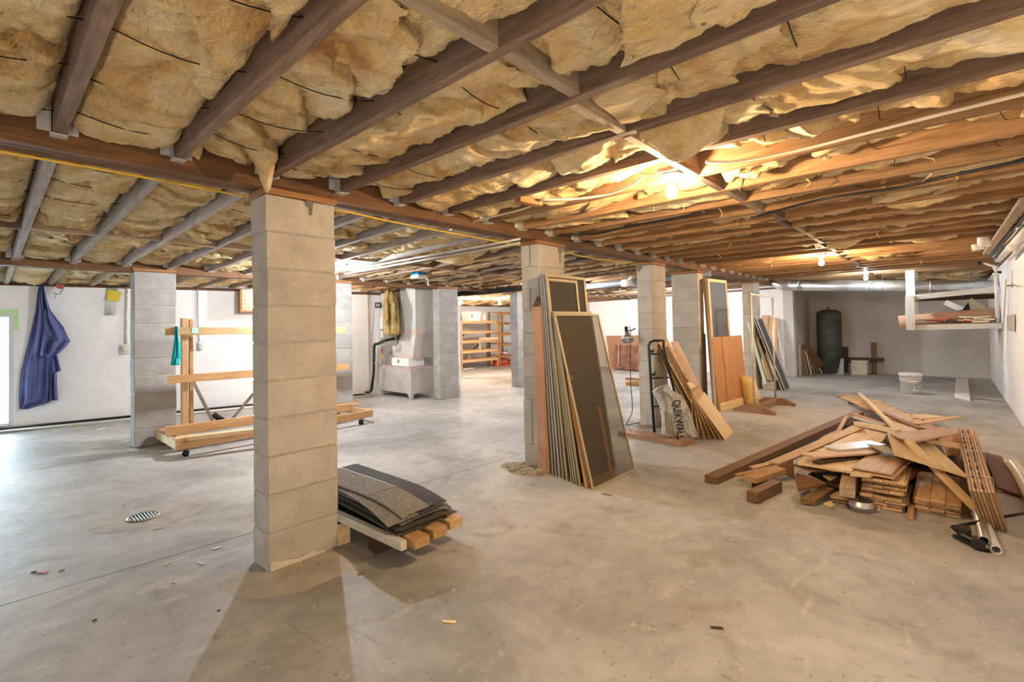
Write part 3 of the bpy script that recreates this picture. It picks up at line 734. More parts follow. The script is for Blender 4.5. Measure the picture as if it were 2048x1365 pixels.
for A, B in (((376, 743), (427, 846)), ((507, 788), (463, 840))):
    plank('steel_brace', fy(*A, yr + .14), fy(*B, yr + .14), .035, .006, M_steel, rk, up=(0, 1, 0))
def caster(x, y, par):
    block('caster_plate', (x, y, .083), (.07, .05, .010), M_steel, par)
    tube('caster_fork', [(x, y, .08), (x + .02, y, .06), (x + .02, y, .036)], .012, M_steel, par, seg=8)
    tube('caster_wheel', [(x - .006, y - .016, .032), (x - .006, y + .016, .032)], .032, M_black, par, seg=16)
for x in (xL + .10, xR - .1):
    for y in (yF + .03, yB - .03): caster(x, y, rk)
tag(plank('loose_stud', fz(374, 877, .202), fz(620, 848, .202), .09, .04, M_pale, None), 'pale pine stud lying on the base of the lumber rack', 'board')
tag(plank('loose_stud', (1.75, 6.2, .221), (3.75, 6.22, .221), .09, .04, M_pine, None), 'pine board on the lumber rack base, sticking out at its right end', 'board')
tag(tube('black_roll', [fy(428, 830, 6.4), fy(446, 843, 6.3)], .035, M_rubber, None, seg=14), 'short black tube resting on the lumber rack behind its lower rail', 'tube')
fr = lambda px, y, d: fy(px, y, yr - .022 - d)
tc = thing('teal_cloth', 'teal cloth strap hanging over the left end of the top rack rail', 'cloth', fy(353, 655, yr - .03))
drape('cloth', [(653, 350, 356), (672, 349, 357), (690, 347, 361), (705, 345, 362), (716, 343, 363.5), (718, 343, 359), (731, 341, 359.5)], fr, .03, M_teal, tc, nu=14, seed=3.3)
tag(slab('paper_note', [fy(383.5, 655.5, yr - .023), fy(397, 656, yr - .023), fy(396.5, 667.5, yr - .023), (fy(383.5, 666.5, yr - .023))], .001, M_mint, None, flip=True), 'mint green paper note stuck on the top rack rail', 'note')

# ================================================================== furnace and ducts
M_grey_case = plain('grey_metal_case', (.26, .25, .24), .5, .2)
M_lightcase = plain('light_metal_case', (.56, .50, .46), .5, .2)
M_pinkfoil = mottle('foil_tape_with_red_print', [(.35, (.62, .55, .52)), (.52, (.66, .60, .57)), (.60, (.55, .22, .22)), (.70, (.68, .62, .6))], scale=(1, 1, 3), ns=16, rough=.4, metal=.35)
M_oldbatt = mottle('old_brown_batt', [(.3, (.15, .10, .03)), (.5, (.30, .21, .075)), (.7, (.50, .40, .20))], ns=6, rough=.95, bump=1, bscale=25)
fu = thing('furnace', 'grey furnace air handler with sheet metal ducts beside the block column', 'furnace', (5.6, 7.5, 0))
x0, x1, y0, y1 = 5.29, 5.95, 7.02, 8.02
block('plenum_box', ((x0 + x1) / 2, (y0 + y1) / 2, .31), (x1 - x0, y1 - y0, .43), M_galvm, fu, bev=.006)
block('plenum_tape', ((x0 + x1) / 2, (y0 + y1) / 2, .555), (x1 - x0 - .01, y1 - y0 - .01, .06), M_pinkfoil, fu)
for x in (x0 + .03, x1 - .03):
    for y in (y0 + .03, y1 - .05):
        bm = bmesh.new(); add_lathe(bm, [(0, 0), (.03, 0), (.07, .11), (0, .11)], 4, Matrix.Rotation(PI / 4, 4, 'Z')); mesh_obj('plenum_leg', bm, M_galvm, fu, Matrix.Translation((x, y, 0)))
block('air_handler', (5.62, 7.77, .92), (.56, .54, .665), M_grey_case, fu, bev=.01)
block('upper_casing', (5.62, 7.77, 1.615), (.55, .53, .70), M_lightcase, fu, bev=.01)
for (ya, yb, za, zb) in ((7.86, 8.02, 1.29, 1.50), (7.94, 8.02, 1.10, 1.235), (7.535, 7.62, .78, .95)):
    pg = block('label_sheet', (5.336, (ya + yb) / 2, (za + zb) / 2), (.006, yb - ya, zb - za), M_white, fu)
    for k in range(6): block('printed_line', (5.3325, (ya + yb) / 2, za + (k + .5) * (zb - za) / 6), (.002, (yb - ya) * .8, .009), plain('label_red', (.6, .3, .26)) if k == 0 and ya == 7.86 else M_grey_case, pg)
block('yellow_sticker', (5.335, 7.96, .735), (.006, .07, .05), M_yelc, fu)
block('red_sticker', (5.335, 7.99, .84), (.006, .04, .07), M_redc, fu)
def loft(name, a, za, b_, zb, mt, par):
    """four-sided duct between two rectangles (x0,x1,y0,y1)"""
    vs = [(a[0], a[2], za), (a[1], a[2], za), (a[1], a[3], za), (a[0], a[3], za), (b_[0], b_[2], zb), (b_[1], b_[2], zb), (b_[1], b_[3], zb), (b_[0], b_[3], zb)]
    return poly_obj(name, vs, [(3, 2, 1, 0), (4, 5, 6, 7), (0, 1, 5, 4), (1, 2, 6, 5), (2, 3, 7, 6), (3, 0, 4, 7)], mt, par)
top = (5.35, 5.92, 6.93, 7.37)
M_ductgrey = plain('grey_duct_board', (.56, .56, .53), .55, .1)
loft('duct_trunk', top, 1.24, (5.35, 5.92, 6.93, 7.38), 2.05, M_ductgrey, fu)
loft('duct_tape', (5.345, 5.925, 6.925, 7.375), 1.17, (5.345, 5.925, 6.925, 7.38), 1.25, M_pinkfoil, fu)
loft('duct_transition', (5.31, 5.93, 6.98, 7.56), .78, (5.35, 5.92, 6.93, 7.37), 1.17, M_galvm, fu)
loft('duct_tape', (5.305, 5.935, 6.975, 7.57), .735, (5.30, 5.93, 6.97, 7.56), .79, M_pinkfoil, fu)
hb = block('humidifier_box', (5.44, 7.30, .66), (.36, .52, .15), M_white, fu, bev=.008)
block('square_emblem', (5.2585, 7.34, .675), (.004, .07, .06), M_grey_case, hb)
block('collar', (5.76, 7.3, .66), (.33, .50, .14), M_galv, fu)
tag(drape('hanging_insulation', [(578, 772, 781), (590, 768, 791), (610, 767, 797), (640, 766, 800), (662, 766, 801), (670, 768, 799)], lambda px, y, d: fx(px, y, 5.17 - d), .13, M_oldbatt, None, nu=18, seed=4.4), 'brown batt of insulation hanging against the furnace casing', 'insulation')
zz = lambda x, y, X=5.04: fx(670 + x / 4.877, 540 + y / 4.877, X)
tag(tube('refrigerant_line', curve_pts([zz(575, 675, 5.30), zz(500, 688), zz(420, 720), zz(385, 740), zz(380, 850), zz(376, 1000), zz(366, 1090), zz(352, 1180), zz(310, 1196), zz(160, 1196)], 6), .026, M_rubber, None, seg=10), 'black foam covered line curving off the furnace down to the floor', 'pipe')
tag(tube('drain_pipe', [zz(425, 925, 5.27), zz(400, 905), zz(368, 914), zz(364, 1000), zz(360, 1100), zz(352, 1212), zz(230, 1212)], .016, M_pvc, None, seg=10), 'white plastic drain pipe running down beside the black furnace line', 'pipe')
so = thing('socket_box', 'small dark socket box at the top of the furnace beside the white wall', 'socket', zz(420, 345, 5.3))
block('box', zz(420, 345, 5.3), (.06, .12, .10), M_black, so)
for dx in (-10, 9): block('socket', zz(420 + dx, 345, 5.268), (.008, .03, .06), M_beige, so)
tag(tube('hanging_wire', curve_pts([zz(393, 310, 5.25), zz(382, 420), zz(372, 560), zz(357, 660), zz(364, 760)], 5), .004, M_black, None, seg=5), 'thin black wire hanging down the white wall beside the furnace', 'wire')
bx = thing('blue_device', 'blue and white electric device fixed under the joists right of the furnace', 'device', fz(838, 556, 2.02))
p = fz(838, 552, 2.04)
block('blue_housing', p + V((0, 0, .045)), (.16, .16, .07), plain('blue_plastic', (.0, .22, .50), .4), bx, bev=.008)
block('white_base', p + V((0, 0, -.015)), (.18, .18, .05), M_white, bx, bev=.008)
tube('lead', [p + V((.06, -.06, -.03)), p + V((.09, -.09, -.06)), p + V((.09, -.10, -.14))], .006, M_white, bx, seg=6)

# ================================================================== shelves in the alcove
f2 = lambda x, y, Y: fy(900 + x / 6.2, 560 + y / 6.2, Y)
def shelf_unit(label, xa, xb, ya, yb, ztop, zs, mt, brace=True):
    t = thing('wooden_shelf', label, 'shelf', ((xa + xb) / 2, (ya + yb) / 2, 0))
    for x in (xa, xb):
        for y in (ya, yb): plank('shelf_post', (x, y, 0), (x, y, ztop), .05, .04, mt, t)
    for z_ in zs:
        plank('shelf_board', (xa - .03, (ya + yb) / 2, z_), (xb + .03, (ya + yb) / 2, z_), yb - ya + .06, .022, mt, t)
        plank('shelf_rail', (xa - .03, ya - .032, z_ - .035), (xb + .03, ya - .032, z_ - .035), .02, .075, mt, t)
    if brace:
        plank('cross_brace', (xa + .2, yb + .03, zs[2]), (xa + .75, yb + .03, zs[0] - .3), .04, .02, M_darkwood, t, up=(0, 1, 0))
        plank('cross_brace', (xa + .75, yb + .03, .45), (xb - .1, yb + .03, zs[2]), .04, .02, M_darkwood, t, up=(0, 1, 0))
    return t
YS = 10.35
L = f2(145, 1000, YS); Rr = f2(593, 1000, YS)
zs = [f2(360, y, YS).z for y in (512, 637, 752, 872, 985)]
s1 = shelf_unit('long wooden shelf unit with white bins on top, beyond the furnace column', L.x, Rr.x, YS, YS + .45, zs[0], zs, M_pine)
plank('shelf_upright', (f2(370, 800, YS).x, YS, zs[3]), (f2(370, 800, YS).x, YS, zs[2] - .01), .04, .04, M_pine, s1)
L2 = f2(604, 1000, YS - .1); R2 = f2(752, 1000, YS - .1)
zs2 = [f2(680, y, YS - .1).z for y in (402, 530, 660, 790, 935)]
shelf_unit('tall narrow wooden shelf unit at the right of the alcove', L2.x + .02, R2.x + .06, YS - .12, YS + .3, zs2[0], zs2, M_cap, False)
def bin_(label, xa, xb, y, z0_, h, mt, grp=None):
    c = V(((xa + xb) / 2, y, z0_)); t = thing('storage_bin', label, 'bin', c); w_ = xb - xa; d = .34
    bm = bmesh.new(); a = [bm.verts.new((sx * w_ * .44, sy * d * .44, 0)) for sx, sy in ((-1, -1), (1, -1), (1, 1), (-1, 1))]; b_ = [bm.verts.new((sx * w_ * .49, sy * d * .49, h * .82)) for sx, sy in ((-1, -1), (1, -1), (1, 1), (-1, 1))]
    bm.faces.new(a[::-1]); bm.faces.new(b_)
    for i in range(4): bm.faces.new((a[i], a[(i + 1) % 4], b_[(i + 1) % 4], b_[i]))
    mesh_obj('tub', bm, mt, t, Matrix.Translation(c)); block('lid', c + V((0, 0, h * .86)), (w_ * 1.03, d * 1.03, h * .12), mt, t, bev=.01)
    return t
zt = zs[0] + .012; yb_ = YS + .2
X_ = lambda x: f2(x, 480, yb_).x
Z_ = lambda y: f2(260, y, yb_).z - zt
t_ = bin_('white lidded storage bin on top of the long shelf', X_(190), X_(335), yb_, zt, Z_(385) , M_white)
lathe('red_emblem', [(0, 0), (.045, 0), (0, .002)], (X_(225), yb_ - .165, zt + .14), plain('faint_red', (.7, .35, .3)), t_, rot=Matrix.Rotation(PI / 2, 4, 'X'), seg=12)
def jar(label, x, y, z_, r, h, mt, lid=True):
    t = thing('jar', label, 'jar', (x, y, z_)); lathe('body', [(0, 0), (r, 0), (r, h * .7), (r * .7, h * .82), (r * .62, h * .85), (0, h * .85)], (x, y, z_), mt, t, seg=16)
    lathe('lid', [(0, h * .85), (r * .7, h * .85), (r * .7, h), (0, h)], (x, y, z_), M_beige, t, seg=16)
jar('squat glass jar on the long shelf next to the white bin', X_(362), yb_ - .05, zt, .09, .22, plain('jar_glass', (.6, .48, .38), .2))
jar('white bottle on the long shelf right of the jar', X_(408), yb_ - .05, zt, .075, .24, M_white)
jar('small dim jar on the second lowest shelf', f2(243, 950, YS + .1).x, YS + .15, zs[4] + .012, .08, .24, plain('jar_brown', (.36, .26, .18), .3))
tag(plank('flat_box', (f2(420, 730, YS + .05).x, YS + .12, zs[2] + .045), (f2(602, 730, YS + .05).x, YS + .12, zs[2] + .045), .3, .065, plain('flat_box_card', (.72, .62, .42)), None), 'flat pale box lying on the middle shelf', 'box')
cr_ = thing('plastic_crate', 'red plastic crate on the floor under the tall narrow shelf', 'crate', (R2.x - .1, YS + .1, 0))
xa, xb = L2.x + .06, R2.x + .02
M_crate = plain('red_plastic', (.50, .07, .03), .5)
block('crate_floor', ((xa + xb) / 2, YS + .08, .012), (xb - xa, .3, .02), M_crate, cr_)
for y in (YS - .07, YS + .23):
    for z_ in (.05, .12, .20): block('crate_slat', ((xa + xb) / 2, y, z_), (xb - xa, .014, .05), M_crate, cr_)
for x in (xa, xb): block('crate_end', (x, YS + .08, .12), (.016, .3, .22), M_crate, cr_)
tag(block('folded_sack', ((xa + xb) / 2 + .02, YS + .08, .16), ((xb - xa) * .7, .2, .10), M_beige, None, bev=.03), 'pale folded sack inside the red crate', 'sack')
t_ = thing('tin_can', 'small grey tin on the lowest board of the tall narrow shelf', 'tin', (R2.x - .15, YS, zs2[4] + .012))
lathe('can', [(0, 0), (.09, 0), (.09, .10), (.085, .105), (0, .105)], (R2.x - .15, YS, zs2[4] + .012), M_galvm, t_, seg=18); lathe('rim', [(.088, .1), (.094, .1), (.094, .112), (.088, .112)], (R2.x - .15, YS, zs2[4] + .012), M_black, t_, seg=18)
p = fz(937.5, 756); t_ = thing('round_lid', 'round white lid lying on the floor in front of the wooden shelves', 'lid', p)
lathe('disc', [(0, 0), (.15, 0), (.15, .012), (.14, .018), (0, .018)], p, M_white, t_, seg=28); lathe('rim', [(.135, .015), (.155, .015), (.155, .026), (.135, .026)], p, M_white, t_, seg=28)
tag(plank('white_board', f2(170, 1120, YS - .05) + V((0, 0, .02)), f2(275, 1105, YS + .1) + V((0, 0, .02)), .12, .03, M_white_paint, None), 'short white board lying under the long wooden shelf', 'board')
cb = thing('brown_cabinet', 'dark brown cabinet edge next to the furnace column, left of the shelves', 'cabinet', fz(915, 746))
p = fz(915, 745)
block('side_panel', (p.x - .18, p.y + .2, .45), (.42, .4, .90), M_walnut, cb); block('top', (p.x - .18, p.y + .2, .915), (.46, .44, .03), M_walnut, cb); block('kick_board', (p.x - .18, p.y - .005, .06), (.38, .02, .1), M_darkwood, cb)
# ================================================================== window screens leaning on the second column
M_alu = plain('bronze_aluminium', (.44, .36, .23), .42, .3)
M_alug = plain('silver_aluminium', (.46, .45, .44), .4, .4)
def mesh_mat(name, c, a):
    m, nt, b = _nt(name); N = nt.nodes; L = nt.links
    tr = N.new('ShaderNodeBsdfTransparent'); tr.inputs[0].default_value = (.9, .86, .8, 1)
    b.inputs['Base Color'].default_value = (*c, 1); b.inputs['Roughness'].default_value = .6; b.inputs['Metallic'].default_value = .0
    mx = N.new('ShaderNodeMixShader'); mx.inputs[0].default_value = a
    L.new(tr.outputs[0], mx.inputs[1]); L.new(b.outputs[0], mx.inputs[2]); L.new(mx.outputs[0], N['Material Output'].inputs[0]); return m
M_mesh = mesh_mat('screen_mesh', (.125, .10, .07), .32)
M_meshd = mesh_mat('dense_screen_mesh', (.05, .038, .024), .80)
def screen(name, label, cat, bl, br, tl, fw, ft, mf, mm, grp=None, bars=(), tilt=None):
    """framed panel: bottom-left, bottom-right, top-left corners of its front face"""
    bl, br, tl = V(bl), V(br), V(tl); ex = (br - bl); h = tl - bl; w_ = ex.length; H = h.length; x = ex / w_; z = (h - x * h.dot(x)).normalized(); n = x.cross(z)
    t = thing(name, label, cat, (bl + br) / 2, grp); tr = bl + ex + h; tl = bl + h
    def bar(a, b_, nm='frame_bar'): plank(nm, a, b_, fw, ft, mf, t, up=n, bev=.0015)
    bar(bl + z * fw / 2, br + z * fw / 2); bar(tl - z * fw / 2, tr - z * fw / 2)
    bar(bl + x * fw / 2 + z * fw, tl + x * fw / 2 - z * fw); bar(br - x * fw / 2 + z * fw, tr - x * fw / 2 - z * fw)
    for f in bars: bar(bl + h * f + x * fw, br + h * f - x * fw, 'cross_bar')
    c = (bl + br + tl + tr) / 4
    M = Matrix((x, z, n)).transposed().to_4x4(); M.translation = c
    share('screen', box_mesh((w_ - 2 * fw + .01, (H - 2 * fw + .01), .002), mm, 0), t, M)
    return t
B_ = lambda px, py: fz(px, py, .0)
G1 = 'window screens leaning against the second column'
# tall ones at the back, z top about 1.74
tall = [(3.40, 2.52, 2.595, 1.755), (3.385, 2.475, 2.565, 1.75), (3.37, 2.43, 2.535, 1.745), (3.36, 2.385, 2.505, 1.74)]
labs = ['tall window screen at the very back of the stack, next to the cardboard box', 'tall window screen second from the column in the stack', 'tall window screen third from the column, with a grey frame edge', 'tall wide window screen rising behind the shorter ones, its dark mesh in full view']
for i, ((x, y, yt, zt_), lb) in enumerate(zip(tall, labs)):
    screen('insect_screen', lb, 'screen', (x, y, 0), (x + .62 - (0 if i < 3 else .0), y, 0), (x - .03, yt, zt_), .028, .016, M_alug if i % 2 == 0 else M_alu, M_meshd, G1)
screen('insect_screen', 'narrower tall window screen standing directly in front of the wide tall one', 'screen', (3.34, 2.335, 0), (3.80, 2.335, 0), (3.31, 2.48, 1.70), .026, .016, M_alu, M_meshd, G1)
short = [(3.335, 2.285, 2.455), (3.32, 2.25, 2.435), (3.305, 2.215, 2.415), (3.295, 2.18, 2.40)]
labs = ['shorter window screen at the back of the front row, touching the tall screens', 'second shorter window screen from the back of the front row', 'third shorter window screen from the back of the front row', 'shorter window screen right behind the brown wood framed one']
for (x, y, yt), lb in zip(short, labs):
    screen('insect_screen', lb, 'screen', (x, y, 0), (x + .58, y, 0), (x + .005, yt, 1.41), .02, .013, M_alu, M_meshd, G1)
screen('wood_frame_screen', 'low brown wooden frame with ribbed mesh behind the front window screen', 'screen', B_(1173, 977), B_(1173, 977) + V((.46, .03, 0)), fx(1131, 752, 3.34), .045, .025, M_pine_old, M_meshd, None)
screen('insect_screen', 'front bronze window screen, lowest edge nearest the camera', 'screen', B_(1185, 982), B_(1270, 942), fx(1108, 628, 3.28), .018, .012, M_alu, M_mesh, G1)
# tall cardboard box
bxt = thing('cardboard_box', 'tall narrow cardboard box leaning between the grey column and the screens', 'box', (3.45, 2.6, 0))
bl, bh = V((3.40, 2.62, .0)), V((3.37, 2.685, 1.46))
c0 = [(3.37, 2.56, 0), (3.56, 2.56, 0), (3.56, 2.645, 0), (3.37, 2.645, 0)]; dv = V((-.01, .03, 1.46))
vs = [V(p) for p in c0] + [V(p) + dv for p in c0]
poly_obj('box_wall', vs, [(0, 1, 5, 4), (1, 2, 6, 5), (2, 3, 7, 6), (3, 0, 4, 7), (3, 2, 1, 0)], M_card, bxt)
slab('box_flap', [vs[7], vs[4], vs[4] + V((.05, .03, .07)), vs[7] + V((.06, -.01, .10))], .004, M_cardd, bxt, flip=True)
slab('box_flap', [vs[4], vs[5], vs[5] + V((0, -.03, .05)), vs[4] + V((.02, -.03, .05))], .004, M_card, bxt, flip=True)
slab('torn_lower_layer', [(3.364, 2.56, .0), (3.364, 2.645, .0), (3.363, 2.65, .23), (3.363, 2.615, .20), (3.363, 2.6, .15), (3.363, 2.585, .21), (3.363, 2.565, .25)], .004, M_card, bxt, flip=True)

# ================================================================== clamp lamp on the third column
cl = thing('clamp_lamp', 'aluminium clamp work light hanging on the third block column', 'lamp', fx(1258, 680, 5.76))
p0 = fx(1253, 664, 5.74)
ax = (fx(1258, 700, 5.66) - p0).normalized()
R = ax.to_track_quat('Z', 'Y').to_matrix().to_4x4()
lathe('reflector', [(.022, 0), (.030, .01), (.034, .04), (.055, .06), (.075, .09), (.083, .125), (.081, .125), (.070, .09), (.05, .06), (.03, .045), (0, .044)], p0, M_galv, cl, rot=R)
lathe('socket', [(0, -.07), (.018, -.07), (.022, -.05), (.022, .0), (.03, .004), (0, .005)], p0, M_black, cl, rot=R, seg=16)
tube('clamp_arm', [p0 + ax * -.02, fx(1262, 662, 5.78), fx(1271, 657, 5.81)], .008, M_black, cl, seg=6)
tube('cord', curve_pts([p0 - ax * .07, fx(1256, 655, 5.76), fx(1260, 657, 5.74), fx(1261, 670, 5.72), fx(1261, 760, 5.72), fx(1264, 800, 5.72), fx(1264, 825, 5.7), fx(1254, 846, 5.45), fz(1252, 850, .006) , fz(1262, 849, .006), fz(1300, 841, .006)], 6), .005, M_black, cl, seg=6)

# ================================================================== black tube frame and boards by the third column
kf = thing('tube_frame', 'black metal tube frame leaning on the third column behind the boards', 'frame', (5.5, 2.5, 0))
A0 = fz(1309, 868); A1 = fx(1297, 692, 5.62); A2 = fx(1300, 685, 5.63); A3 = fx(1308, 682, 5.66); D = V((.30, -.22, 0))
B3 = A3 + V((.10, -.08, 0)); B1 = A1 + V((.15, -.12, .0)); B0 = A0 + V((.33, -.22, 0))
tube('tube', [A0, A1, A2, A3, B3, B3 + (B1 - B3) * .6, B1 + V((.01, 0, -.05)), B0], .016, M_black, kf, seg=10)
for f in (.30, .62, .9):
    tube('cross_tube', [A0 + (A1 - A0) * f, B0 + (B1 - B0) * f], .010, M_black, kf, seg=8)
for f in (.66, .93):
    q_ = A0 + (A1 - A0) * f
    for dx, dz in ((.06, .05), (.07, .015), (.05, -.02)): tube('hook', [q_, q_ + V((dx * .6, -dx * .5, dz * .3)), q_ + V((dx, -dx * .8, dz))], [.010, .008, .003], M_black, kf, seg=6)
M_osb = mottle('oriented_strand_board', [(.36, (.26, .15, .06)), (.44, (.56, .38, .18)), (.54, (.72, .54, .30)), (.64, (.86, .72, .46))], ns=24, detail=3, rough=.7, distort=2.0)
M_osbe = wood('board_edges', (.22, .12, .05), (.48, .32, .16))
def leaning(name, label, bl, br, tl_px, t, mt, cat='board', grp=None, tr=None):
    """panel standing on the floor: bl, br pixels on the floor; the top left corner is at pixel tl_px above the same x"""
    b0, b1 = V(bl), V(br); t0 = fx(*tl_px, b0.x)
    t1 = t0 + (b1 - b0) if tr is None else fx(*tr, b1.x)
    n = (b1 - b0).cross(t0 - b0).normalized()
    o = slab(name, [b0, b1, t1, t0], t, mt, None, flip=True)
    return tag(o, label, cat, grp)
G2 = 'boards leaning in front of the third column'
bl0 = fz(1407, 862)
for i, lb in enumerate(('dark edged strand board at the back of the leaning boards', 'second strand board in the leaning boards, only its edge showing')):
    b0 = bl0 + V((-.02 - .012 * (1 - i), .015 - .03 * i + .045, 0)); t0_ = fx(1312, 675, bl0.x) + V((-.03 + .012 * i, .062 - .03 * i, .012 - .006 * i)); tag(slab('strand_board', [b0, b0 + V((.38, .02, 0)), t0_ + V((.38, .02, 0)), t0_], .012, M_osbe, None, flip=True), lb, 'board')
leaning('strand_board', 'flaky pale strand board leaning in front of the black tube frame', bl0 + V((0, -.045, 0)), bl0 + V((.37, -.02, 0)), (1312, 675), .012, M_osb)
b0 = fz(1428, 862); leaning('plywood_sheet', 'pinkish plywood panel leaning right of the strand board', b0, b0 + V((.24, .01, 0)), (1342, 684), .008, M_ply)
b0 = fz(1437, 868); leaning('light_board', 'small light board leaning halfway up between strand board and pale front board', b0, b0 + V((.22, .02, 0)), (1374, 766), .008, M_plylt)
fan = [(1386, 876, 1384, 778), (1398, 877, 1385, 783), (1409, 878, 1386, 786), (1421, 879, 1387, 789), (1432, 880, 1387.5, 791), (1442, 880.5, 1388, 793)]
w0 = fz(1466, 864) - fz(1452, 881)
for i, (a, b_, c, d) in enumerate(fan):
    p = fz(a, b_); leaning('thin_board', ('first' if i == 0 else ORD[i]) + ' thin fanned board counted from the strand board toward the pale front board', p, p + w0 * .8, (c, d), .006, M_pine, grp='fanned thin boards')
leaning('light_board', 'pale front board leaning with its lower corner on the floor by the plastic bag', fz(1452, 881), fz(1466, 864), (1388, 794), .008, M_plylt, tr=(1410, 784.5))
# heavy plank on the floor
pk_ = [fz(1236, 863, .05), fz(1258, 857, .05), fz(1389, 879, .05), fz(1363, 885, .05)]
hp = thing('heavy_plank', 'weathered plank lying on the floor under the plastic bag', 'plank', fz(1310, 872))
slab('plank', pk_, .048, M_stand, hp)
for x, y in ((1262, 862), (1272, 864.5)): lathe('round_hole', [(0, 0), (.02, 0), (.018, .002), (0, .002)], fz(x, y, .0505), M_darkwood, hp, seg=12)
# plastic bag
def bag_mat():
    m, nt, b = _nt('clear_plastic'); N = nt.nodes; L = nt.links
    b.inputs['Base Color'].default_value = (.93, .92, .90, 1); b.inputs['Roughness'].default_value = .16
    tc = N.new('ShaderNodeTexCoord'); n = N.new('ShaderNodeTexNoise'); n.inputs['Scale'].default_value = 14; n.inputs['Detail'].default_value = 6; n.inputs['Distortion'].default_value = 2.2
    L.new(tc.outputs['Object'], n.inputs['Vector']); bp = N.new('ShaderNodeBump'); bp.inputs['Strength'].default_value = 1; bp.inputs['Distance'].default_value = .05
    L.new(n.outputs['Fac'], bp.inputs['Height']); L.new(bp.outputs[0], b.inputs['Normal'])
    tr = N.new('ShaderNodeBsdfTransparent'); mx = N.new('ShaderNodeMixShader')
    mr = N.new('ShaderNodeMapRange'); mr.inputs['From Min'].default_value = .35; mr.inputs['From Max'].default_value = .65; mr.inputs['To Min'].default_value = .50; mr.inputs['To Max'].default_value = 1.0
    L.new(n.outputs['Fac'], mr.inputs['Value']); L.new(mr.outputs[0], mx.inputs[0])
    L.new(tr.outputs[0], mx.inputs[1]); L.new(b.outputs[0], mx.inputs[2]); L.new(mx.outputs[0], N['Material Output'].inputs[0]); return m
M_bag = bag_mat(); M_ink = plain('bag_print', (.035, .04, .035), .5)
g0 = fz(1330, 874, .05); g1 = fz(1398, 876, 0); gx = (g1 - g0); gx.z = 0; gx.normalize(); gn = V((gx.y, -gx.x, 0))   # face of the bag
if gn.dot(CAM - g0) < 0: gn = -gn
fb = lambda px, py, d: fp(px, py, g0 + gn * d, gn)
zb = lambda x, y, d: fb(1200 + x / 5.687, 660 + y / 5.687, d)
bg = thing('plastic_bag', 'crumpled clear plastic bag with large dark lettering, standing on the plank', 'bag', g0)
drape('bag_film', [(622, 740, 775), (650, 655, 800), (700, 590, 830), (740, 610, 925), (800, 645, 965), (880, 680, 1000), (960, 692, 1035), (1050, 700, 1065), (1120, 700, 1090), (1190, 690, 1115), (1228, 760, 1130)], zb, .16, M_bag, bg, nu=40, seed=6.6, sub=5)
drape('bag_content', [(700, 690, 850), (800, 720, 930), (900, 730, 960), (1050, 735, 990), (1190, 740, 1020), (1222, 780, 1010)], zb, .07, plain('pale_wadding', (.78, .74, .66), .9), bg, nu=20, seed=2.2, off=.002)
def text(name, s, size, M, mt, parent, ext=.0006, bold=.0):
    cu = bpy.data.curves.new(name, 'FONT'); cu.body = s; cu.size = size; cu.extrude = ext; cu.offset = bold; cu.align_x = 'LEFT'; cu.align_y = 'CENTER'
    tmp = bpy.data.objects.new(name, cu); me = bpy.data.meshes.new_from_object(tmp); bpy.data.objects.remove(tmp)
    me.materials.clear(); me.materials.append(mt); return put(bpy.data.objects.new(name, me), M, parent)
ta, tb = zb(862, 800, .20), zb(915, 1212, .18)
tx = (tb - ta); TL_ = tx.length; tx.normalize(); ty = gn.cross(tx); TM = Matrix((tx, ty, gn)).transposed().to_4x4(); TM.translation = ta
TM = TM @ Matrix.Diagonal((.62, 1.05, 1, 1)); text('lettering', 'QUIKWALL', TL_ / 2.95, TM, M_ink, bg, bold=.003)
for k in range(4):
    TM2 = TM.copy(); TM2.translation = zb(735 + 22 * k, 930 + 8 * k, .185); plank('small_print', TM2.translation, TM2.translation + tx * TL_ * .6, .008, .0005, M_ink, bg, up=gn, bev=0)

# ================================================================== back wall behind the third column
wx = 12.84
b0 = V((12.3, 0, 0)); o = slab('plywood_sheet', [fx(1222, 741, 12.45), fx(1290, 743, 12.45), fx(1290, 671, 12.78), fx(1212, 672, 12.78)], .015, mottle('red_brown_sheet', [(.3, (.30, .15, .09)), (.7, (.40, .21, .13))], ns=2, rough=.6), None, flip=True); tag(o, 'reddish brown sheet leaning on the far white wall behind the clamp lamp', 'board')
ct = thing('flat_carton', 'dark stained flat carton leaning on the brown sheet behind the clamp lamp', 'carton', fx(1250, 742, 12.2))
cq = [fx(1228, 737, 12.1), fx(1290, 743, 12.1), fx(1290, 692, 12.4), fx(1230, 690, 12.4)]
slab('carton_face', cq, .06, M_cardd, ct, flip=True)
tube('carton_edge', [fx(1233, 735, 12.05), fx(1236.5, 728, 12.05), fx(1237, 691, 12.35)], .02, M_card, ct, seg=6)
for s, x, y in (('D-B', 1262, 720), ):
    nrm = (cq[1] - cq[0]).cross(cq[3] - cq[0]).normalized(); nrm = nrm if nrm.dot(CAM - cq[0]) > 0 else -nrm
    up_ = (cq[3] - cq[0]).normalized(); xx_ = -up_; yy_ = nrm.cross(xx_)
    M = Matrix((xx_, yy_, nrm)).transposed().to_4x4(); M.translation = fp(x - .5, 712, cq[0] + nrm * .012, nrm); text('carton_mark', s, .13, M, M_ink, ct)
for i, (a, b_, c, d) in enumerate(((1252, 757.5, 1285, 760), (1252, 766.5, 1290, 764), (1253, 768, 1290, 771))):
    tag(plank('loose_stick', fz(a, b_, .03 + .0 * i), fz(c, d, .03), .05, .05, M_cap if i != 1 else M_pine_old, None), ['orange brown stick on the floor left of the third column, farthest of three', 'middle stick on the floor left of the third column', 'nearest of three sticks on the floor left of the third column'][i], 'stick', 'sticks behind the third column')

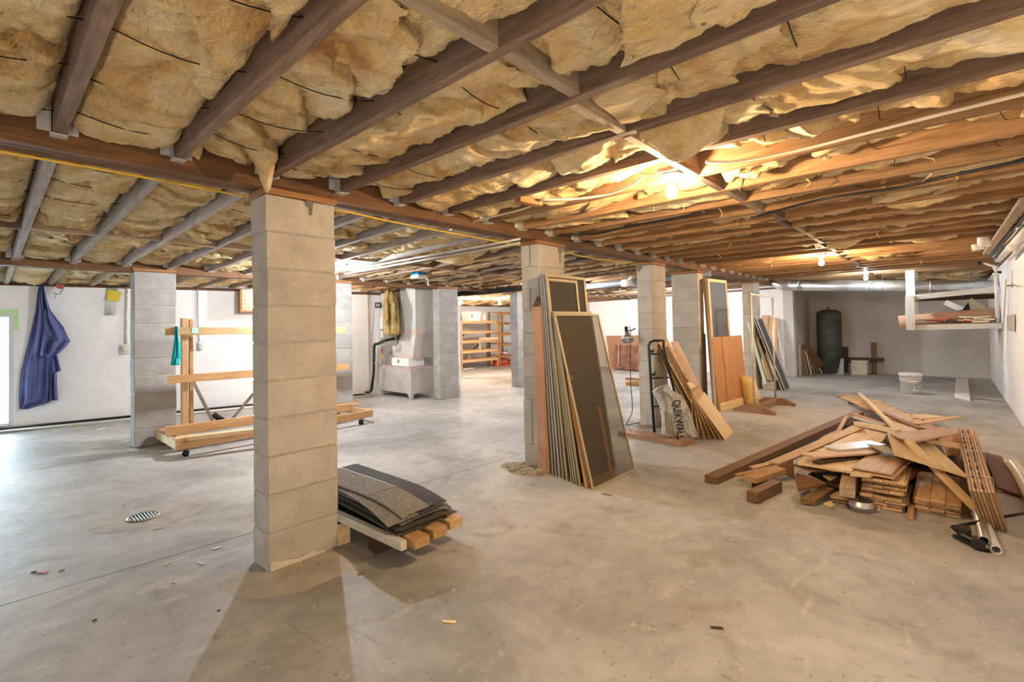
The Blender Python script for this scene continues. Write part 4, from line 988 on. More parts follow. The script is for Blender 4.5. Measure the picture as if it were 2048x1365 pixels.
# ================================================================== plywood and tall screens at the fourth column
pb0, pb1 = fz(1441, 824), fz(1496, 808)
o = leaning('plywood_sheet', 'orange brown plywood panel with a small dark knot, leaning below the tall glazed screens', pb0, pb1, (1424, 675), .018, wood('orange_plywood', (.40, .185, .07), (.56, .30, .135), rough=.45, g=.8), tr=(1484, 671))
nP = (pb1 - pb0).cross(fx(1424, 675, pb0.x) - pb0).normalized(); nP = nP if nP.dot(CAM - pb0) > 0 else -nP
lathe('dark_knot', [(0, 0), (.012, 0), (.014, .003), (0, .003)], fp(1451, 700, pb0 + nP * .002, nP), M_black, o, rot=nP.to_track_quat('Z', 'Y').to_matrix().to_4x4(), seg=10)
e = (pb1 - pb0).normalized(); zP = (fx(1424, 675, pb0.x) - pb0).normalized()
plank('pale_bottom_strip', pb0 + zP * .06 + nP * .004, pb1 + zP * .06 + nP * .004, .12, .006, M_plylt, o, up=nP)
plank('dark_seam', pb0 + e * .62 + nP * .001, pb0 + e * .62 + zP * 1.02 + nP * .001, .006, .003, M_darkwood, o, up=nP)
M_dglass = mesh_mat('dark_panel_glass', (.10, .11, .13), .93)
M_dglass.node_tree.nodes['Principled BSDF'].inputs['Roughness'].default_value = .55
labs = ['tall screen door panel at the back of the group by the fourth column', 'middle tall screen door panel by the fourth column', 'front tall screen door panel with dark blue mesh above the plywood']
for i in range(3):
    y = 2.60 - .04 * i; x = 7.56 - .06 * i
    screen('door_screen', labs[i], 'screen', (x, y, 0), (x + .66, y - .05, 0), (x - .02, y + .09 - .01 * i, 1.965 - .01 * i), .045, .022, M_pale if i == 2 else M_pine, M_dglass, 'tall screen doors by the fourth column')
tag(plank('dark_board', (7.52, 2.69, .0), (7.52, 2.70, 1.12), .10, .02, M_walnut, None, up=(0, 1, 0)), 'narrow dark brown board standing against the fourth column', 'board')
M_foam = mottle('yellow_foam', [(.3, (.58, .38, .11)), (.7, (.78, .58, .25))], ns=8, rough=.95, bump=.6, bscale=30)
yf = thing('foam_roll', 'rough yellow foam roll leaning at the right edge of the plywood panel', 'foam', fz(1505, 812))
a_, b_ = fz(1504, 811), fx(1488, 752, 8.15)
tube('foam', curve_pts([a_ + V((0, 0, .01)), a_ + (b_ - a_) * .3 + V((.01, .01, 0)), a_ + (b_ - a_) * .65 + V((-.012, 0, 0)), b_], 4), [.075, .08, .085, .08, .085, .09, .085, .08, .078, .08, .075, .065, .03], M_foam, yf, seg=12)
for i, (a, b_, c, d, lb) in enumerate(((1513, 809, 1497, 757, 'pale ragged board strip leaning beside the yellow foam roll'), (1519, 806, 1503, 755, 'second ragged strip leaning right of the yellow foam'))):
    p = fz(a, b_); q_ = fx(c, d, p.x + .02); tag(plank('ragged_strip', p + V((0, 0, .005)), q_, .09, .015, M_pale, None, up=(-1, -1, .2)), lb, 'strip')

# ================================================================== coat stand
cs = thing('coat_stand', 'metal pole coat stand on a brown wooden base', 'stand', (8.05, 2.0, 0))
P1, P2 = fz(1508, 815, .08), fz(1551, 799, .08)
dX = (P2 - P1); dX.z = 0; dX.normalize(); dY = V((-dX.y, dX.x, 0))
def foot(c):
    bm = bmesh.new(); hw, ht = .27, .10
    prof = [(-hw, 0), (hw, 0), (hw, .035), (.14, ht), (-.14, ht), (-hw, .035)]
    a = [bm.verts.new((-.035, y, z)) for y, z in prof]; b = [bm.verts.new((.035, y, z)) for y, z in prof]
    bm.faces.new(a); bm.faces.new(b[::-1])
    for i in range(6): bm.faces.new((a[i], a[(i + 1) % 6], b[(i + 1) % 6], b[i]))
    bmesh.ops.recalc_face_normals(bm, faces=bm.faces)
    M = Matrix((dX, dY, V((0, 0, 1)))).transposed().to_4x4(); M.translation = V((c.x, c.y, 0)); mesh_obj('foot', bm, M_stand, cs, M)
foot(P1); foot(P2)
plank('base_beam', V((P1.x, P1.y, .05)) + dX * .036, V((P2.x, P2.y, .05)) - dX * .036, .09, .085, M_stand, cs)
M_chrome = plain('dull_chrome', (.72, .66, .58), .35, .6)
T1, T2 = fx(1508, 589, P1.x), fx(1551, 594, P2.x)
T1 = V((P1.x, P1.y, T1.z)); T2 = V((P2.x, P2.y, T2.z))
for a, b_ in ((P1, T1), (P2, T2)): tube('pole', [a, b_], .013, M_chrome, cs, seg=10)
tube('top_bar', [T1 - dX * .02, T2 + dX * .02], .012, M_chrome, cs, seg=10)
for T in (T1, T2): lathe('pole_cap', [(0, -.03), (.019, -.03), (.019, .012), (.012, .02), (0, .02)], T, M_chrome, cs, seg=12)

# ================================================================== panels at the fifth column
a0, a1 = fz(1571, 783), fz(1585, 773)
tall_t = fx(1512, 637, a0.x)
def lean2(name, label, b0, b1, tl, tr, t, mt, cat='panel'): return tag(slab(name, [b0, b1, tr, tl], t, mt, None, flip=True), label, cat)
b0, b1 = V((10.17, 2.22, 0)), V((10.55, 2.22, 0))
tt = fx(1512, 637, 10.17)
screen('framed_sheet', 'dark blue framed panel leaning far out beside the fifth column', 'panel', b0, b1, tt, .02, .02, M_alug, plain('slate_panel', (.085, .095, .115), .5))
screen('framed_sheet', 'second dark framed panel directly behind the leaning slate blue one', 'panel', b0 + V((.02, .05, 0)), b1 + V((.02, .05, 0)), tt + V((.02, .045, .0)), .02, .02, M_alu, plain('brown_sheet', (.06, .05, .045), .5))
p = fz(1547, 778); tag(slab('dark_sheet', [p, p + V((.4, .05, 0)), fx(1521, 678, p.x) + V((.4, .05, 0)), fx(1521, 678, p.x)], .02, M_darkwood, None, flip=True), 'dark thin sheet leaning behind the beige panel at the fifth column', 'panel')
p = V((10.35, 2.46, .16)); q_ = fx(1512, 664, 10.35)
tag(slab('beige_sheet', [p, p + V((.33, .03, 0)), q_ + V((.26, .03, 0)), q_], .05, plain('beige_board', (.72, .62, .44), .7), None, flip=True), 'thick beige board leaning on the fifth column', 'panel')
p = V((10.15, 2.52, .12)); q_ = fx(1499, 644, 10.15)
tag(slab('mint_foam_board', [p, p + V((.22, .03, 0)), q_ + V((.12, .03, 0)), q_], .05, plain('mint_foam', (.62, .74, .63), .7), None, flip=True), 'pale mint foam board leaning on the fifth column', 'panel')
tag(block('loose_block', (10.45, 2.50, .075), (.42, .2, .15), M_blockc, None, bev=.006), 'concrete block lying at the foot of the fifth column under the panels', 'block')
for i, (a, b_, c, d, t_) in enumerate(((1523, 631, 1537, 760, 'tall brown board standing behind the slate panel'), (1538, 636, 1555, 760, 'wide brown board behind the coat stand'), (1550, 676, 1557, 760, 'short brown board by the jog wall'))):
    X = 12.78 - .05 * i; A = fx(a, b_, X); Bq = fx(c, b_, X); tag(slab('brown_board', [(A.x - .25, A.y, .0), (Bq.x - .25, Bq.y, .0), Bq, A], .02, M_ply, None, flip=True), t_, 'board')

# ================================================================== shingles on a pallet by the first column
M_sh = mottle('asphalt_shingle', [(.3, (.17, .15, .125)), (.55, (.26, .235, .205)), (.7, (.36, .33, .29))], ns=70, detail=3, rough=.95, bump=.6, bscale=180)
M_shd = mottle('black_shingle_strip', [(.3, (.022, .024, .028)), (.55, (.045, .048, .055)), (.72, (.14, .145, .15))], ns=90, detail=2, rough=.8, bump=.6, bscale=180)
M_shn = mottle('shingle_edge', [(.3, (.03, .025, .018)), (.7, (.10, .085, .06))], ns=60, rough=.95)
M_film = plain('black_wrap', (.012, .012, .014), .22)
M_palegrey = wood('painted_shelf_wood', (.50, .47, .42), (.68, .65, .60), rough=.7)
def sheet(name, x0, x1, y0, y1, zf, t, mt, parent=None, nx=8, ny=14, rot=0, cx=None):
    """thin bent sheet: zf(x, y) gives its height"""
    cx = cx or ((x0 + x1) / 2, (y0 + y1) / 2); ca, sa = math.cos(rot), math.sin(rot); vs = []
    for s in (0, -t):
        for j in range(ny + 1):
            for i in range(nx + 1):
                x = x0 + (x1 - x0) * i / nx; y = y0 + (y1 - y0) * j / ny
                X = cx[0] + (x - cx[0]) * ca - (y - cx[1]) * sa; Y = cx[1] + (x - cx[0]) * sa + (y - cx[1]) * ca
                vs.append((X, Y, zf(X, Y) + s))
    n = (nx + 1) * (ny + 1); w_ = nx + 1; fs = []
    for j in range(ny):
        for i in range(nx):
            a = j * w_ + i; fs.append((a, a + 1, a + w_ + 1, a + w_)); fs.append((n + a, n + a + w_, n + a + w_ + 1, n + a + 1))
        a = j * w_; fs.append((a, a + w_, n + a + w_, n + a)); a += nx; fs.append((a, n + a, n + a + w_, a + w_))
    for i in range(nx): fs.append((i, n + i, n + i + 1, i + 1)); a = ny * w_ + i; fs.append((a, a + 1, n + a + 1, n + a))
    o = poly_obj(name, vs, fs, mt, parent); return o
pa = thing('pallet', 'low timber pallet under the stack of roof shingles', 'pallet', (1.8, 2.8, 0))
for (x, m_) in ((1.67, M_pine_old), (1.82, M_pine_old), (1.965, M_pine)):
    plank('runner', (x, 2.13 + (x - 1.67) * .15, .115), (x, 3.42, .115), .105, .05, m_, pa)
plank('runner', (1.575, 2.17, .118), (1.53, 3.40, .118), .04, .05, M_palegrey, pa)
for y, xa, xb in ((2.46, 1.56, 1.74), (2.95, 1.52, 2.0), (3.34, 1.52, 2.0)): plank('foot_block', (xa, y, .0445), (xb, y, .0445), .09, .088, M_darkwood, pa)
tag(block('wood_offcut', (1.50, 2.72, .045), (.09, .10, .09), M_plylt, None), 'small wood block on the floor touching the nearest column under the shingles', 'block')
def zsh(k):
    return lambda x, y: .150 + .0122 * k - max(0, 2.66 - y) ** 2 * (.10 + .018 * k) - max(0, 1.70 - x) * .14 * (k / 12) - max(0, x - 1.92) * .25 + .004 * noise.noise((x * 5 + k, y * 5, k))
rs = random.Random(4)
wrapf = lambda x, y: .1445 - max(0, 1.62 - x) * .2
tag(sheet('black_wrap', 1.56, 2.05, 2.26, 3.42, wrapf, .004, M_film, None), 'black plastic wrap under the shingle stack', 'wrap')
for k in range(1, 10):
    r = rs.uniform(-.05, .05); dx, dy = rs.uniform(-.03, .03), rs.uniform(-.03, .02) + .006 * k
    tag(sheet('roof_shingle', 1.625 + dx, 1.985 + dx, 2.235 + dy, 3.26 + dy, zsh(k), .0065, M_sh if k > 6 else M_shn, None, rot=r), ORD[k - 1] + ' roof shingle from the bottom of the stack on the pallet', 'shingle', 'shingles in the stack on the pallet')
def topsh(name, label, dx, dy, r, k, yt0, yt1):
    t = thing('roof_shingle', label, 'shingle', (1.8, 2.8, 0), 'shingles in the stack on the pallet'); c = (1.8, 2.75)
    for (a, b_) in yt0: sheet('tab', 1.615 + dx, 1.815 + dx, a + dy, b_ + dy, zsh(k), .006, M_sh, t, rot=r, cx=c, nx=5, ny=8)
    sheet('nail_strip', 1.815 + dx, 1.955 + dx, yt1[0] + dy, yt1[1] + dy, zsh(k), .006, M_shd, t, rot=r, cx=c, nx=4)
    sheet('sealing_line', 1.81 + dx, 1.82 + dx, yt1[0] + dy + .32, yt1[1] + dy, lambda x, y: zsh(k)(x, y) + .0012, .001, plain('seal_line', (.42, .40, .44), .6), t, rot=r, cx=c, nx=1)
topsh('a', 'shingle just under the topmost one, its tan corner sticking out at the left front', -.035, .0, -.09, 10, ((2.24, 2.56), (2.565, 2.88), (2.885, 3.2)), (2.24, 3.2))
topsh('b', 'topmost roof shingle with tan tabs and a black strip', .0, .02, .03, 11.2, ((2.245, 2.56), (2.57, 3.22)), (2.245, 3.22))
for i, (pts, lb) in enumerate((([(678, 1000), (705, 1004), (745, 1012), (760, 1018), (775, 1034), (745, 1026), (690, 1012)], 'shiny black wrap bunched along the left edge of the shingle stack'), ([(795, 1013), (790, 1040), (776, 1046), (770, 1040), (780, 1025)], 'torn grey flap of wrap at the front corner of the shingle stack'))):
    P = [fz(x, y, .175 - .03 * (j > 3)) for j, (x, y) in enumerate(pts)]
    tag(slab('torn_wrap', P, .004, M_film if i == 0 else plain('grey_wrap', (.42, .39, .34), .6), None), lb, 'wrap')
p = [fz(768, 1048, .13), fz(790, 1056, .10), fz(785, 1075, .06), fz(771, 1075, .06)]
tag(slab('paper_flap', p, .002, plain('dusty_paper', (.50, .46, .38), .9), None, flip=True), 'dusty paper flap hanging off the pallet runner', 'paper')

# ================================================================== back right corner
tk = thing('pressure_tank', 'tall dark grey cylindrical tank standing against the back wall', 'tank', (14.2, 2.13, 0))
M_tank = mottle('dark_tank', [(.3, (.055, .055, .055)), (.6, (.10, .10, .095)), (.75, (.20, .165, .125))], ns=4, detail=7, rough=.6, metal=.2)
lathe('shell', [(0, .02), (.25, .02), (.25, 1.44), (.235, 1.49), (.16, 1.53), (0, 1.55)], (14.2, 2.13, 0), M_tank, tk, seg=36)
for z in (.05, .55, 1.42): lathe('seam_ring', [(.249, z - .008), (.256, z), (.249, z + .008)], (14.2, 2.13, 0), M_tank, tk, seg=36)
lathe('top_fitting', [(0, 1.54), (.03, 1.54), (.03, 1.60), (.02, 1.62), (0, 1.62)], (14.2, 2.13, 0), M_steel, tk, seg=14)
for i in range(7):
    px = 1601 + 7.2 * i; p = fz(px, 753 - i * .8); q_ = fy(1590 + 4.2 * i, 701 + 4.5 * i, 2.56)
    q2 = V((min(14.3, p.x + .10 + .03 * i), 2.56 - .01 * i, .72 - .055 * i))
    tag(plank('pale_stick', p + V((0, 0, .01)), q2, .03, .02, M_stand if i % 3 else M_pale, None, up=(1, 0, 0)), 'thin stick leaning in the corner left of the dark tank', 'stick', 'sticks left of the tank')
p = fz(1652, 747); tag(plank('brown_plank', p + V((0, 0, .02)), (13.62, 2.54, .72), .16, .03, M_walnut, None, up=(1, 0, 0)), 'brown plank leaning in the corner between the sticks and the tank', 'plank')
X = 14.55
def bw(px, py, x=X): return fx(px, py, x)
tag(slab('dark_sheet', [(14.52, bw(1683, 700).y, 0), (14.52, bw(1696, 700).y, 0), bw(1696, 694), bw(1682, 694)], .03, M_darkwood, None, flip=True), 'dark brown board standing right of the tank at the back wall', 'board')
tag(plank('dark_plank', bw(1694, 719, 14.40), bw(1768, 720, 14.40), .09, .05, M_darkwood, None, up=(1, 0, 0)), 'long dark plank held level in front of the back wall', 'plank')
tag(plank('dark_post', (14.46, bw(1748, 720).y, .0), (14.46, bw(1749, 720).y, bw(1749, 685).z), .10, .04, M_walnut, None, up=(1, 0, 0)), 'upright brown post crossing the level dark plank', 'post')
st0, st1 = fz(1703, 748.5), fz(1734, 748.5)
for k in range(6):
    c = (st0 + st1) / 2; c = V((14.2, (bw(1703, 740, 14.1).y + bw(1735, 740, 14.1).y) / 2 + .006 * (-1) ** k, .028 + .056 * k))
    tag(block('white_tile_slab', c, (.28, bw(1703, 740, 14.1).y - bw(1735, 740, 14.1).y, .053), plain('cream_slab', (.70, .64, .52), .8), None), ORD[k] + ' cream slab from the floor in the low stack at the back wall', 'slab', 'cream slabs stacked at the back wall')
for i, (a, b_) in enumerate(((1663, 1677), (1678, 1687))):
    tag(slab('grey_tile', [(14.0, bw(a, 740, 14.0).y, 0), (14.0, bw(b_, 740, 14.0).y, 0), (14.1, bw(b_, 740, 14.0).y, .37), (14.1, bw(a, 740, 14.0).y, .37)], .02, plain('grey_tile', (.40, .41, .42), .6), None, flip=True), ['grey square tile leaning in front of the dark tank', 'narrow grey tile leaning beside the square one at the tank foot'][i], 'tile')
# bucket
p = fz(1822, 787.5); bk = thing('bucket', 'grey plastic bucket with white lid rim standing on the open floor', 'bucket', p)
hB = .345; M_bucket = plain('grey_bucket', (.42, .44, .45), .45)
lathe('pail', [(0, 0), (.128, 0), (.132, .01), (.147, .25), (.147, .30), (0, .30)], p, M_bucket, bk, seg=32)
lathe('lid', [(0, .345), (.12, .345), (.13, .352), (.156, .352), (.16, .335), (.16, .305), (.15, .30), (0, .30)], p, plain('white_lid', (.72, .73, .73), .4), bk, seg=32)
for z in (.235, .27): lathe('ring', [(.144, z - .006), (.156, z - .004), (.156, z + .004), (.144, z + .006)], p, M_white, bk, seg=32)
d = (CAM - p); d.z = 0; d.normalize(); e = V((-d.y, d.x, 0))
tube('wire_handle', [p + e * (.157 * math.cos(a)) * 1 + d * (.152 * math.sin(a)) + V((0, 0, .25 - .11 * math.sin(a))) for a in [PI * k / 12 for k in range(13)]], .004, M_steel, bk, seg=6)
for (u, z, w_, h_) in ((.02, .22, .14, .03), (.05, .07, .11, .016), (.045, .12, .012, .08)):
    c = p + d * .139 + e * (u) + V((0, 0, z)); plank('paint_mark', c - e * w_ / 2, c + e * w_ / 2, h_, .012, M_white, bk, up=d, bev=0)
tag(slab('pale_floor_board', [fz(1909, 789, .06), fz(1940, 796, .06), fz(1935, 757, .06), fz(1912, 757, .06)], .055, M_white_paint, None), 'pale painted board lying on the floor near the right wall', 'board')
tag(plank('thin_lath', fz(1945, 797, .008), fz(2010, 804, .008), .03, .012, M_stand, None), 'thin lath on the floor between the pale board and the right wall', 'lath')

# hanging shelf under the joists
hs = thing('hanging_shelf', 'pale wooden shelf hung from the joists in the right corner, loaded with junk', 'shelf', (11.3, 0, 1.4))
XF = 11.0
a, b_ = fx(1812, 663, XF), fx(1996, 655, XF); zl = fx(1812, 656, XF).z; yl, yr_ = fx(1812, 640, XF).y, -.595
plank('bottom_rail', (XF, yl, zl), (XF, yr_, zl + .02), .04, .085, M_palegrey, hs)
zt_ = fx(1812, 597, XF).z; plank('top_rail', (XF, yl, zt_), (XF, yr_, zt_ + .09), .04, .085, M_palegrey, hs)
plank('front_post', (XF - .045, yl - .06, zl - .04), (XF - .045, yl - .06, zt_ + .04), .12, .04, M_palegrey, hs, up=(1, 0, 0))
plank('front_hanger', (XF + .03, yl - .07, zt_ - .05), (XF + .03, yl - .07, 2.13), .12, .04, M_palegrey, hs, up=(1, 0, 0))
plank('rear_hanger', (XF + .75, yl - .1, zl), (XF + .75, yl - .1, 2.13), .10, .04, M_block_wood, hs, up=(1, 0, 0))
plank('rear_rail', (XF + .75, yl, zt_), (XF + .75, yr_, zt_), .04, .085, M_darkwood, hs)
plank('rear_rail', (XF + .75, yl, zl), (XF + .75, yr_, zl), .04, .085, M_palegrey, hs)
for k in range(6): plank('shelf_board', (XF + .08 + .125 * k, yl, zl + .055), (XF + .08 + .125 * k, yr_ + .01, zl + .06), .115, .02, M_stand, hs)
plank('side_rail', (XF - .02, yl - .06, zl), (XF + .78, yl - .06, zl), .04, .085, M_palegrey, hs)
plank('diagonal_board', fx(1938, 600, XF + .3), fx(1972, 622, XF + .3), .09, .03, M_block_wood, hs, up=(1, 0, 0))
plank('diagonal_brace', fx(1890, 605, XF + .5), fx(1930, 622, XF + .5), .09, .03, M_palegrey, hs, up=(1, 0, 0))
zs_ = zl + .072
tag(tube('cardboard_tube', [fx(1798, 645, XF + .25), fx(1990, 630, XF + .35)], .115, M_card, None, seg=20), 'long cardboard tube lying on the hanging shelf and sticking out left', 'tube')
cols = [M_white, M_redc, M_stand, M_darkwood, M_galvm, M_pale, M_card, plain('junk_blue', (.30, .40, .50), .6)]
rj = random.Random(11)
jl = ['white', 'red', 'brown', 'dark', 'grey', 'pale', 'tan', 'bluish']
for i in range(22):
    y = yl - .16 - (yl - yr_ - .3) * (i + rj.random() * .8) / 22; L_ = rj.uniform(.10, .30); a = rj.uniform(-.6, .6); ci = rj.randrange(8)
    c = V((XF + .12 + rj.uniform(-.04, .03), y, zs_ + .015 + .022 * rj.randrange(3)))
    dv = V((math.sin(a) * .3, math.cos(a), rj.uniform(-.05, .22))).normalized() * L_ / 2
    tag(plank('scrap_piece', c - dv, c + dv, rj.uniform(.025, .06), rj.uniform(.008, .03), cols[ci], None), '%s scrap in the clutter along the front of the hanging shelf' % jl[ci], 'scrap', '%s scraps on the hanging shelf' % jl[ci])
tag(slab('black_sheet', [fx(1880, 629, XF + .4), fx(1925, 620, XF + .42), fx(1937, 606, XF + .5), fx(1941, 622, XF + .4), fx(1938, 629, XF + .4)], .01, M_black, None, flip=True), 'crumpled black sheet sticking up behind the tube on the hanging shelf', 'sheet')
tag(tube('white_lath', [fx(1918, 634.5, XF + .06), fx(1942, 635, XF + .06), fx(1962, 634.5, XF + .06), fx(1981, 633, XF + .06)], .009, M_white, None, seg=6), 'thin white lath lying above the clutter on the hanging shelf', 'lath')

# silver duct
du = thing('silver_duct', 'long round galvanised duct hung under the joists at the far right', 'duct', (11.35, .9, 1.9))
dA, dB = fx(1582, 571, 11.35), fx(1988, 575, 11.35); dB.y = -.58
rD = .105; dpts = [dA + (dB - dA) * (k / 10) for k in range(11)]
tube('pipe', [dA, dB], rD, M_galv, du, seg=24)
tube('elbow', curve_pts([dA, dA + V((-.0, .12, .01)), dA + V((.05, .24, .06)), dA + V((.10, .28, .16)), dA + V((.10, .29, .28))], 3), rD * 1.02, M_galv, du, seg=20)
for f in (.04, .42, .445, .72): q_ = dA + (dB - dA) * f; tube('seam_band', [q_, q_ + (dB - dA).normalized() * .03], rD * 1.05, M_galv, du, seg=24)
for f in (.06, .5, .9):
    q_ = dA + (dB - dA) * f; tube('hanger_strap', [q_ + V((rD * 1.03 * math.cos(t), 0, rD * 1.03 * math.sin(t))) for t in [PI * k / 8 for k in range(-8, 1)]] + [q_ + V((rD, 0, 0)), q_ + V((rD, 0, .25))], .006, M_steel, du, seg=6)
# small round duct and plastic drain between the middle columns
pA, pB = fy(1182, 571, 5.6), fy(1272, 562, 4.2)
dd = thing('drain_line', 'grey plastic drain pipe with white fitting under the joists left of the third column', 'pipe', pA)
yA = 5.3; q0, q1 = fy(1150, 576, yA), fx(1262, 564, fy(1150, 576, yA).x)
q0 = fz(1150, 576, 2.0); q1 = fz(1420, 548, 2.03)
tube('pipe', [q0, q1], .05, plain('grey_pipe', (.22, .26, .30), .35, .2), dd, seg=16)
qq = q0 + (q1 - q0) * ((1258 - 1150) / 270); qd = (q1 - q0).normalized()
qf = fz(1255, 566, 2.0); tube('white_fitting', [qf - qd * .10, qf + qd * .12], .065, M_white, dd, seg=16)
tube('white_branch', [qf, qf + qd * .08 + V((0, 0, .06)), qf + qd * .12 + V((0, 0, .14))], .045, M_white, dd, seg=12)

# pipes, cables and fixtures along the right wall
YW = -.598
R_ = lambda px, py, off=.03: fy(px, py, YW + off)
wp = thing('white_pipe', 'white plastic pipe running along the top of the right wall', 'pipe', R_(2020, 495))
tube('pipe', [R_(1996, 520, .10), R_(2068, 447, .10)], .035, M_pvc, wp, seg=14)
tube('coupling', [R_(2021, 497, .10), R_(2029, 489, .10)], .043, M_pvc, wp, seg=14)
tag(tube('white_pipe', [R_(2018, 520, .05), R_(2070, 462, .05)], .018, M_pvc, None, seg=10), 'thin white pipe under the thicker white pipe on the right wall', 'pipe')
vp = thing('water_pipe', 'pale vertical water pipe with brass valve in the right corner above the hanging shelf', 'pipe', R_(1992, 590, .35))
XV = 10.6
tube('pipe', [fx(1991, 532, XV), fx(1995, 636, XV)], .022, M_pvc, vp, seg=12)
for y in (533, 546): tube('fitting', [fx(1991.2, y, XV), fx(1991.4, y + 5, XV)], .034, M_pvc, vp, seg=12)
tube('valve', [fx(1987, 545, XV), fx(2003, 545, XV)], .02, M_black, vp, seg=8)
tube('pipe_elbow', curve_pts([fx(1991, 532, XV), fx(1985, 532, XV), fx(1972, 528, XV), fx(1962, 522, XV), fx(1948, 522, XV)], 4), .018, M_pvc, vp, seg=10)
lathe('black_joint', [(0, -.03), (.03, -.03), (.03, .03), (0, .03)], fx(1959, 526, XV), M_black, vp, seg=12)
ps = thing('stub_pipe', 'short white plastic stub pipe between the joists near the right corner', 'pipe', fz(1968, 492, 2.05))
q_ = fz(1968, 494, 2.03); tube('pipe', [q_, q_ + V((0, 0, .13))], .05, M_pvc, ps, seg=16); tube('side_arm', [q_ + V((0, 0, .01)), q_ + V((.01, .09, 0))], .035, M_pvc, ps, seg=14)
# timber batten and cable bundle
bt0, bt1 = fz(1972, 507, 2.08), fz(2075, 372, 2.10)
bt0, bt1 = V((9.6, -.30, 2.10)), V((3.0, -.30, 2.10))
def onz(px, py, z=2.09): return fz(px, py, z)
bA, bB = onz(1972, 508), onz(2052, 398)
tag(plank('timber_batten', bA, bB, .06, .03, M_block_wood, None), 'long timber batten carrying cables under the joists by the right wall', 'batten')
rc = random.Random(3)
for i in range(8):
    o_ = 4 + 3.2 * i; pts = []
    for k in range(9):
        t = k / 8; px, py = 1974 + o_ * .8 + (2056 - 1974) * t + rc.uniform(-1.5, 1.5), 511 + o_ * .3 + (420 - 511) * t + rc.uniform(-1.5, 1.5)
        pts.append(onz(px, py, 2.085 - .004 * i))
    tag(tube('cable', curve_pts(pts, 3), .012, M_black if i % 4 != 3 else M_nm, None, seg=6), ['black', 'black', 'black', 'white'][i % 4] + ' cable in the bundle beside the batten at the right wall', 'cable', ['black', 'black', 'black', 'white'][i % 4] + ' cables at the right wall')
tag(plank('hanging_lath', R_(2012, 560, .03), R_(2003, 724, .05), .04, .012, M_pale, None, up=(0, 1, 0)), 'thin pale lath hanging down the right wall below the pipes', 'lath')
hk = thing('wall_bracket', 'small dark metal bracket on the right wall', 'bracket', R_(2023, 572, .03))
tube('arm', [R_(2015, 572, .10), R_(2026, 571, .01)], .008, M_black, hk, seg=6); lathe('plate', [(0, 0), (.03, 0), (.03, .01), (0, .01)], R_(2025, 571, .002), M_steel, hk, rot=Matrix.Rotation(-PI / 2, 4, 'X'), seg=12)
tube('hanging_rod', [R_(2025, 540, .02), R_(2024, 571, .02)], .006, M_nm, hk, seg=6)
tag(slab('wall_patch', [R_(2014, 632, .006), R_(2030, 629, .006), R_(2030, 664, .006), R_(2015, 661, .006)], .005, plain('tan_patch', (.50, .43, .35), .9), None, flip=True), 'tan rectangular patch on the white right wall', 'patch')
# yellow and other cables
tag(tube('yellow_cable', curve_pts([V((-1.0, GA1 + .012, 2.068)), V((.05, GA1 + .01, 2.068)), V((.5, GA1 + .012, 2.066)), V((1.0, GA1 + .02, 2.062)), fz(675, 420, 2.05), fz(800, 447, 2.045), fz(1000, 484, 2.05), fz(1045, 491, 2.05)], 5), .006, M_yellow, None, seg=6), 'yellow cable stapled along the bottom of the near girder', 'cable')
tag(tube('yellow_cable', curve_pts([fz(1132, 505, 2.05), fz(1180, 516, 2.04), fz(1230, 523, 2.05), fz(1268, 527, 2.06)], 4), .006, M_yellow, None, seg=6), 'yellow cable between the second and third columns', 'cable')
tag(tube('white_cable', curve_pts([fz(1080, 400, 2.125), fz(1150, 398, 2.12), fz(1210, 390, 2.12), fz(1260, 372, 2.12), fz(1285, 353, 2.13)], 5), .008, M_nm, None, seg=6), 'white cable looping under the joists left of the nearest bulb', 'cable')
tag(tube('white_cable', curve_pts([fz(1412, 324, 2.122), fz(1480, 322, 2.122), fz(1600, 300, 2.122), fz(1750, 262, 2.122), fz(1900, 224, 2.122), fz(2080, 180, 2.122)], 5), .008, M_nm, None, seg=6), 'long white cable running right along the joists from the nearest bulb', 'cable')
tag(tube('white_cable', curve_pts([fz(900, 460, 2.12), fz(960, 440, 2.12), fz(1040, 420, 2.12), fz(1082, 405, 2.12)], 4), .007, M_nm, None, seg=6), 'white cable under the joists left of the orange wood block', 'cable')
tag(tube('black_cable', curve_pts([fz(1500, 437, 2.115), fz(1640, 400, 2.115), fz(1800, 375, 2.115), fz(1900, 352, 2.115), fz(2060, 318, 2.115)], 5), .009, M_black, None, seg=6), 'black cable running under the joists toward the right wall', 'cable')
tag(tube('black_cable', curve_pts([fz(1120, 470, 2.11), fz(1190, 468, 2.10), fz(1250, 455, 2.11), fz(1330, 440, 2.115), fz(1420, 424, 2.115)], 5), .009, M_black, None, seg=6), 'black cable sagging under the joists above the window screens', 'cable')
for i, (a, b_) in enumerate((((700, 540), (1040, 478)), ((690, 548), (1040, 486)))):
    tag(tube('grey_conduit', [fz(*a, 2.03), fz(*b_, 2.045)], .012, M_galvm, None, seg=8), ['upper', 'lower'][i] + ' of two grey conduits under the joists between the first two columns', 'conduit')
tag(plank('orange_block', fz(1035, 398, 2.125), fz(1080, 408, 2.12), .06, .04, M_cap, None), 'bright orange wood block nailed under the joists left of the nearest bulb', 'block')
tag(plank('black_pipe', fz(905, 590, 1.97), fz(1048, 577, 1.99), .09, .09, M_rubber, None, bev=.03), 'black pipe hung under the joists in front of the far grey column', 'pipe')
